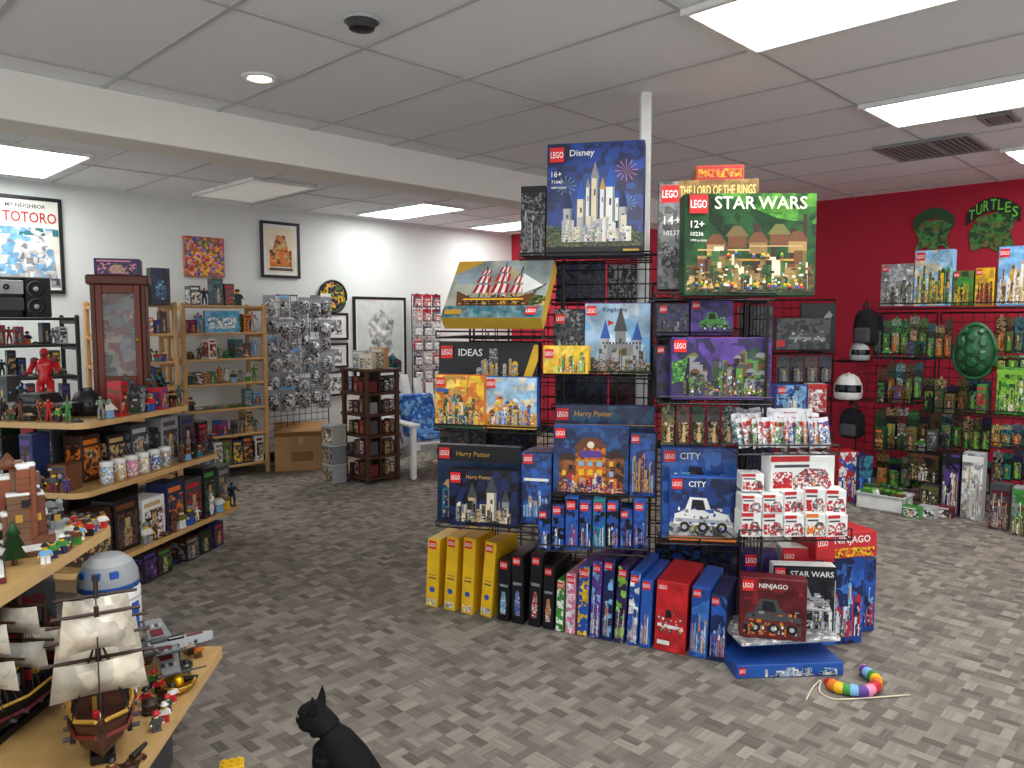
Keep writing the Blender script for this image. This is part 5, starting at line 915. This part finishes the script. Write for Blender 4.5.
def plant(label,loc,kind):
    t=thing('tree_model',label,'brick model',loc,random.uniform(0,6)); b=MB()
    if kind=='palm':
        b.tube([(0,0,.0),(.008,0,.05),(.004,0,.1),(.015,0,.14)],[.014,.011,.01,.008],'brown',8); b.lathe([(.04,0),(.04,.012),(.03,.014)],'tan',n=10); b.build('trunk',t)
        for k in range(6):
            a=k*math.pi/3; b=MB(); c_,s_=math.cos(a),math.sin(a); pr=[(.015,.14,.004),(.045,.155,.016),(.075,.145,.014),(.1,.115,.002)]; vs=[]
            for r_,z_,hw in pr: vs+=[(.015+c_*r_-s_*hw,s_*r_+c_*hw,z_),(.015+c_*r_+s_*hw,s_*r_-c_*hw,z_)]
            b.add(vs,[(0,1,3,2),(2,3,5,4),(4,5,7,6)],'green'); b.build('leaf',t)
    else:
        b.cyl((0,0,0),(0,0,.03),.008,.008,'brown',8); b.build('trunk',t); b=MB(); b.lathe([(.035,.025),(.018,.06),(.03,.06),(.014,.095),(.022,.095),(.002,.135)],'dgreen',n=9,ks=['dgreen','white','dgreen','white','dgreen']); b.build('foliage',t)
plant('small green palm tree model between ship and white tower model',NL(-.2,.33,.37),'palm')
for i,(t_,s_) in enumerate(((-.07,.63),(.045,.62),(-.36,.5))): plant('small snowy fir tree model on upper shelf, %s from far end'%('second','first','third')[i],NL(t_,s_,.8),'fir')
for i,(t_,s_,c) in enumerate(((-.12,.22,'brown'),(-.08,.18,'dbrown'),(-.44,.25,'brown'),(-.47,.08,'dbrown'))):
    b=MB(); b.lathe([(.016,0),(.021,.015),(.021,.03),(.016,.045)],c,n=12); b.lathe([(.0212,.01),(.022,.013),(.0212,.016)],'dgrey',n=12); b.lathe([(.0212,.03),(.022,.033),(.0212,.036)],'dgrey',n=12); tag(b.build('toy_barrel',None,NL(t_,s_,.37)),'%s toy barrel on lower shelf, %s from far end'%(word(c),('second','first','third','fourth')[i]),'toy barrel','toy barrels on the lower shelf')
for i,(t_,s_,c) in enumerate(((-.36,.07,'brown'),(-.05,.1,'tan'),(-.88,.16,'brown'),(-.27,.24,'tan'),(-.78,.02,'dbrown'))):
    b=MB(); b.cbox(-.022,-.018,0,.022,.018,.026,c,.002)
    for x in (-.02,0,.02): b.cbox(x-.003,-.0195,.001,x+.003,.0195,.027,'dbrown',.0008)
    b.lathe([(.006,.0),(.006,.006)],c,(0,0,.026),8); tag(b.build('toy_crate',None,NL(t_,s_,.37),random.uniform(0,3)),'%s toy crate on lower shelf among figures, %s of five'%(word(c),ORD[i]),'toy crate','toy crates on the lower shelf')
for i,(t_,s_) in enumerate(((-.44,.075),(-.72,.02),(-.3,.03))):
    t=thing('toy_cannon','small black toy cannon on lower shelf, %s from far end'%('second','third','first')[i],'toy cannon',NL(t_,s_,.37),random.uniform(-1,1),'toy cannons on the lower shelf'); b=MB(); b.cyl((-.02,0,.022),(.035,0,.03),.009,.006,'black',10); b.build('barrel',t); b=MB(); b.cbox(-.022,-.012,.006,.016,.012,.016,'brown',.002); b.build('carriage',t)
    b=MB()
    for x in (-.014,.01):
        for y in (-.014,.014): b.cyl((x,y-.003,.007),(x,y+.003,.007),.007,.007,'dbrown',8)
    b.build('wheels',t)
for i,(t_,s_,c) in enumerate(((-.06,.33,'brown'),(-.82,.28,'dbrown'))):
    t=thing('toy_rowboat','%s toy rowboat on lower shelf, %s one'%(word(c),('far','near')[i]),'toy boat',NL(t_,s_,.37),random.uniform(0,3),'toy rowboats'); b=MB(); pl=[(-.06,-.015),(-.03,-.026),(.03,-.024),(.065,0),(.03,.024),(-.03,.026),(-.06,.015)]; n=7
    vs=[(x*.8,y*.7,0) for x,y in pl]+[(x,y,.026) for x,y in pl]+[(x*.9,y*.82,.026) for x,y in pl]+[(x*.75,y*.6,.006) for x,y in pl]
    fs=[tuple(reversed(range(n)))]+[(r_*n+k,r_*n+(k+1)%n,(r_+1)*n+(k+1)%n,(r_+1)*n+k) for r_ in range(3) for k in range(n)]+[tuple(range(3*n,4*n))]
    b.add(vs,fs,c); b.build('hull',t); b=MB(); b.cbox(-.006,-.02,.014,.006,.02,.018,'tan',.001); b.build('bench',t)
sbox('black box with grey print at lower left corner of photo',NL(-.78,.55,.37),.16,.3,.16,NRZ-R(60),'black','grey',None)
sbox('dark box behind the ship model on lower shelf',NL(-.3,.62,.37),.18,.28,.14,NRZ-R(60),'dbrown','red',None)
sbox('dark grey box at back of lower shelf beside white tower model',NL(-.12,.6,.37),.16,.3,.14,NRZ-R(60),'dgrey','maroon',None)
# =================================================== FLOOR TOYS + CAT
pts=[];cs=['red','orange','yellow','green','sky','purple','pink']
ctrl=[PZ(826,680,.03),PZ(836,686,.03),PZ(850,689,.03),PZ(866,691,.03),PZ(877,685,.03),PZ(876,677,.03),PZ(866,671,.03),PZ(862,665,.03)]
for i in range(len(ctrl)-1):
    for j in range(6): pts.append(ctrl[i].lerp(ctrl[i+1],j/6.))
for _ in range(3): pts=[pts[0]]+[(pts[i-1]+pts[i]*2+pts[i+1])/4 for i in range(1,len(pts)-1)]+[pts[-1]]
rr=[.024*(.55+.45*min(1,i/3.,(len(pts)-1-i)/3.)) *(1.08 if i%3==1 else .95) for i in range(len(pts))]
for p in pts: p.z=.026
b=MB(); b.tube(pts,rr,'red',10,[cs[(i//3)%7] for i in range(len(pts))]); tag(b.build('plush_snake'),'rainbow striped plush caterpillar toy curled on the carpet','plush toy')
b=MB(); c=[PZ(806,700,.006),PZ(812,688,.006),PZ(822,678,.006),PZ(818,692,.006),PZ(832,700,.006),PZ(868,698,.006),PZ(920,694,.006)]
pp=[]
for i in range(len(c)-1):
    for j in range(5): pp.append(c[i].lerp(c[i+1],j/5.))
for _ in range(3): pp=[pp[0]]+[(pp[i-1]+pp[i]*2+pp[i+1])/4 for i in range(1,len(pp)-1)]+[pp[-1]]
b.tube(pp,.003,'cream',6); tag(b.build('toy_string'),'thin pale string trailing on carpet from the plush toy','string')
t=thing('toy_brick','yellow toy brick lying on carpet at bottom edge','toy brick',PZ(232,773,0),CAMRZ+R(20)); b=MB(); b.cbox(-.04,-.03,0,.04,.03,.035,'yellow',.003); b.build('brick',t); b=MB()
for x in (-.024,0,.024):
    for y in (-.014,.014): b.cyl((x,y,.035),(x,y,.042),.008,.008,'yellow',10)
b.build('studs',t)
# cat: overlapping muscle volumes fused into one continuous skin
cb=MB(); FK='black'
cb.ball((.1,0,.366),(.049,.049,.046),FK,20,12); cb.ball((.13,0,.354),(.029,.034,.025),FK,16,10); cb.ball((.146,0,.349),(.015,.019,.014),FK,14,8); cb.ball((.12,0,.374),(.033,.035,.029),FK,14,8)
for sg in (-1,1): cb.ball((.108,sg*.028,.351),(.032,.025,.026),FK,14,8)
cb.tube([(.085,0,.36),(.06,0,.325),(.045,0,.28),(.04,0,.235)],[.044,.051,.058,.062],FK,18)
cb.ball((.045,0,.215),(.06,.058,.088),FK,20,12); cb.tube([(.055,0,.312),(.025,0,.282),(-.015,0,.228),(-.05,0,.16),(-.07,0,.11)],[.045,.06,.07,.079,.086],FK,20)
cb.ball((-.065,0,.1),(.088,.088,.098),FK,20,12)
for sg in (-1,1):
    cb.tube([(.05,sg*.038,.25),(.066,sg*.04,.16),(.066,sg*.04,.1),(.078,sg*.04,.025)],[.033,.027,.02,.018],FK,12); cb.ball((.092,sg*.04,.018),(.03,.021,.018),FK,12,8)
    cb.ball((-.04,sg*.066,.09),(.078,.04,.08),FK,16,10); cb.tube([(.0,sg*.078,.09),(-.03,sg*.08,.055),(-.05,sg*.078,.033)],[.036,.026,.021],FK,12); cb.tube([(-.05,sg*.078,.023),(.03,sg*.08,.02)],[.021,.019],FK,12); cb.ball((.04,sg*.08,.018),(.028,.022,.018),FK,12,8)
    cx_,cy_=.088,sg*.03
    vs=[(cx_+.017*math.cos(a),cy_+.022*math.sin(a),.39) for a in [j*math.pi/5 for j in range(10)]]+[(cx_-.002+.01*math.cos(a),cy_+sg*.005+.014*math.sin(a),.423) for a in [j*math.pi/5 for j in range(10)]]+[(cx_-.003,cy_+sg*.009,.456)]
    cb.add(vs,[(j,(j+1)%10,10+(j+1)%10,10+j) for j in range(10)]+[(10+j,10+(j+1)%10,20) for j in range(10)]+[tuple(reversed(range(10)))],FK,True,Vector((cx_,cy_,.42)))
cb.tube([(-.13,0,.05),(-.18,-.04,.03),(-.19,-.11,.024),(-.14,-.17,.022),(-.06,-.18,.02),(.0,-.16,.018)],[.036,.025,.021,.019,.016,.01],FK,12)
raw=cb.build('cat')
rm=raw.modifiers.new('Remesh','REMESH'); rm.mode='VOXEL'; rm.voxel_size=.0036; sm=raw.modifiers.new('Smooth','SMOOTH'); sm.factor=.5; sm.iterations=7
bpy.context.view_layer.update(); dg=bpy.context.evaluated_depsgraph_get(); mf=bpy.data.meshes.new_from_object(raw.evaluated_get(dg)); raw.modifiers.clear(); raw.data=mf; mf.name='cat'
mf.polygons.foreach_set('use_smooth',[True]*len(mf.polygons))
fm=bpy.data.materials.new('black_fur'); fm.use_nodes=True; nt=fm.node_tree; N=nt.nodes; L=nt.links; bs=N['Principled BSDF']; bs.inputs['Base Color'].default_value=(.004,.004,.0045,1); bs.inputs['Roughness'].default_value=.7; bs.inputs['Specular IOR Level'].default_value=.22
tc=nd('TexCoord'); mp=nd('Mapping'); mp.inputs['Scale'].default_value=(90,260,260); L.new(tc.outputs['Object'],mp.inputs[0]); no=nd('TexNoise'); no.inputs['Scale'].default_value=1; L.new(mp.outputs[0],no.inputs['Vector']); bp=nd('Bump'); bp.inputs['Strength'].default_value=.8; bp.inputs['Distance'].default_value=.004; L.new(no.outputs['Fac'],bp.inputs['Height']); L.new(bp.outputs[0],bs.inputs['Normal'])
mf.materials.clear(); mf.materials.append(fm)
co=raw; co.location=W(-.51,2.2,0); co.rotation_euler=(0,0,CAMRZ+R(180)-R(10)); co.scale=(.94,.94,.94); tag(co,'black cat sitting on the carpet facing left','cat')
for sg in (-1,1):
    b=MB(); b.ball((.141,sg*.026,.371),(.006,.006,.0065),'olive:g',10,6); b.build('eye',co)
b=MB(); b.ball((.159,0,.353),(.004,.006,.004),'dgrey',8,5); b.build('nose',co)
# =================================================== CAMERA, WORLD
cam=bpy.data.cameras.new('camera'); cam.sensor_width=36; cam.lens=36*760/1024; cam.clip_start=.05
c=bpy.data.objects.new('camera',cam); COL.objects.link(c); c.location=(0,0,H); c.rotation_euler=(math.pi/2-TH,0,CAMRZ); S.camera=c
wd=bpy.data.worlds.new('world'); S.world=wd; wd.use_nodes=True; wd.node_tree.nodes['Background'].inputs[0].default_value=(.95,.98,1,1); wd.node_tree.nodes['Background'].inputs[1].default_value=1.4
S.view_settings.view_transform='Standard'; S.view_settings.look='None'; S.view_settings.exposure=.12
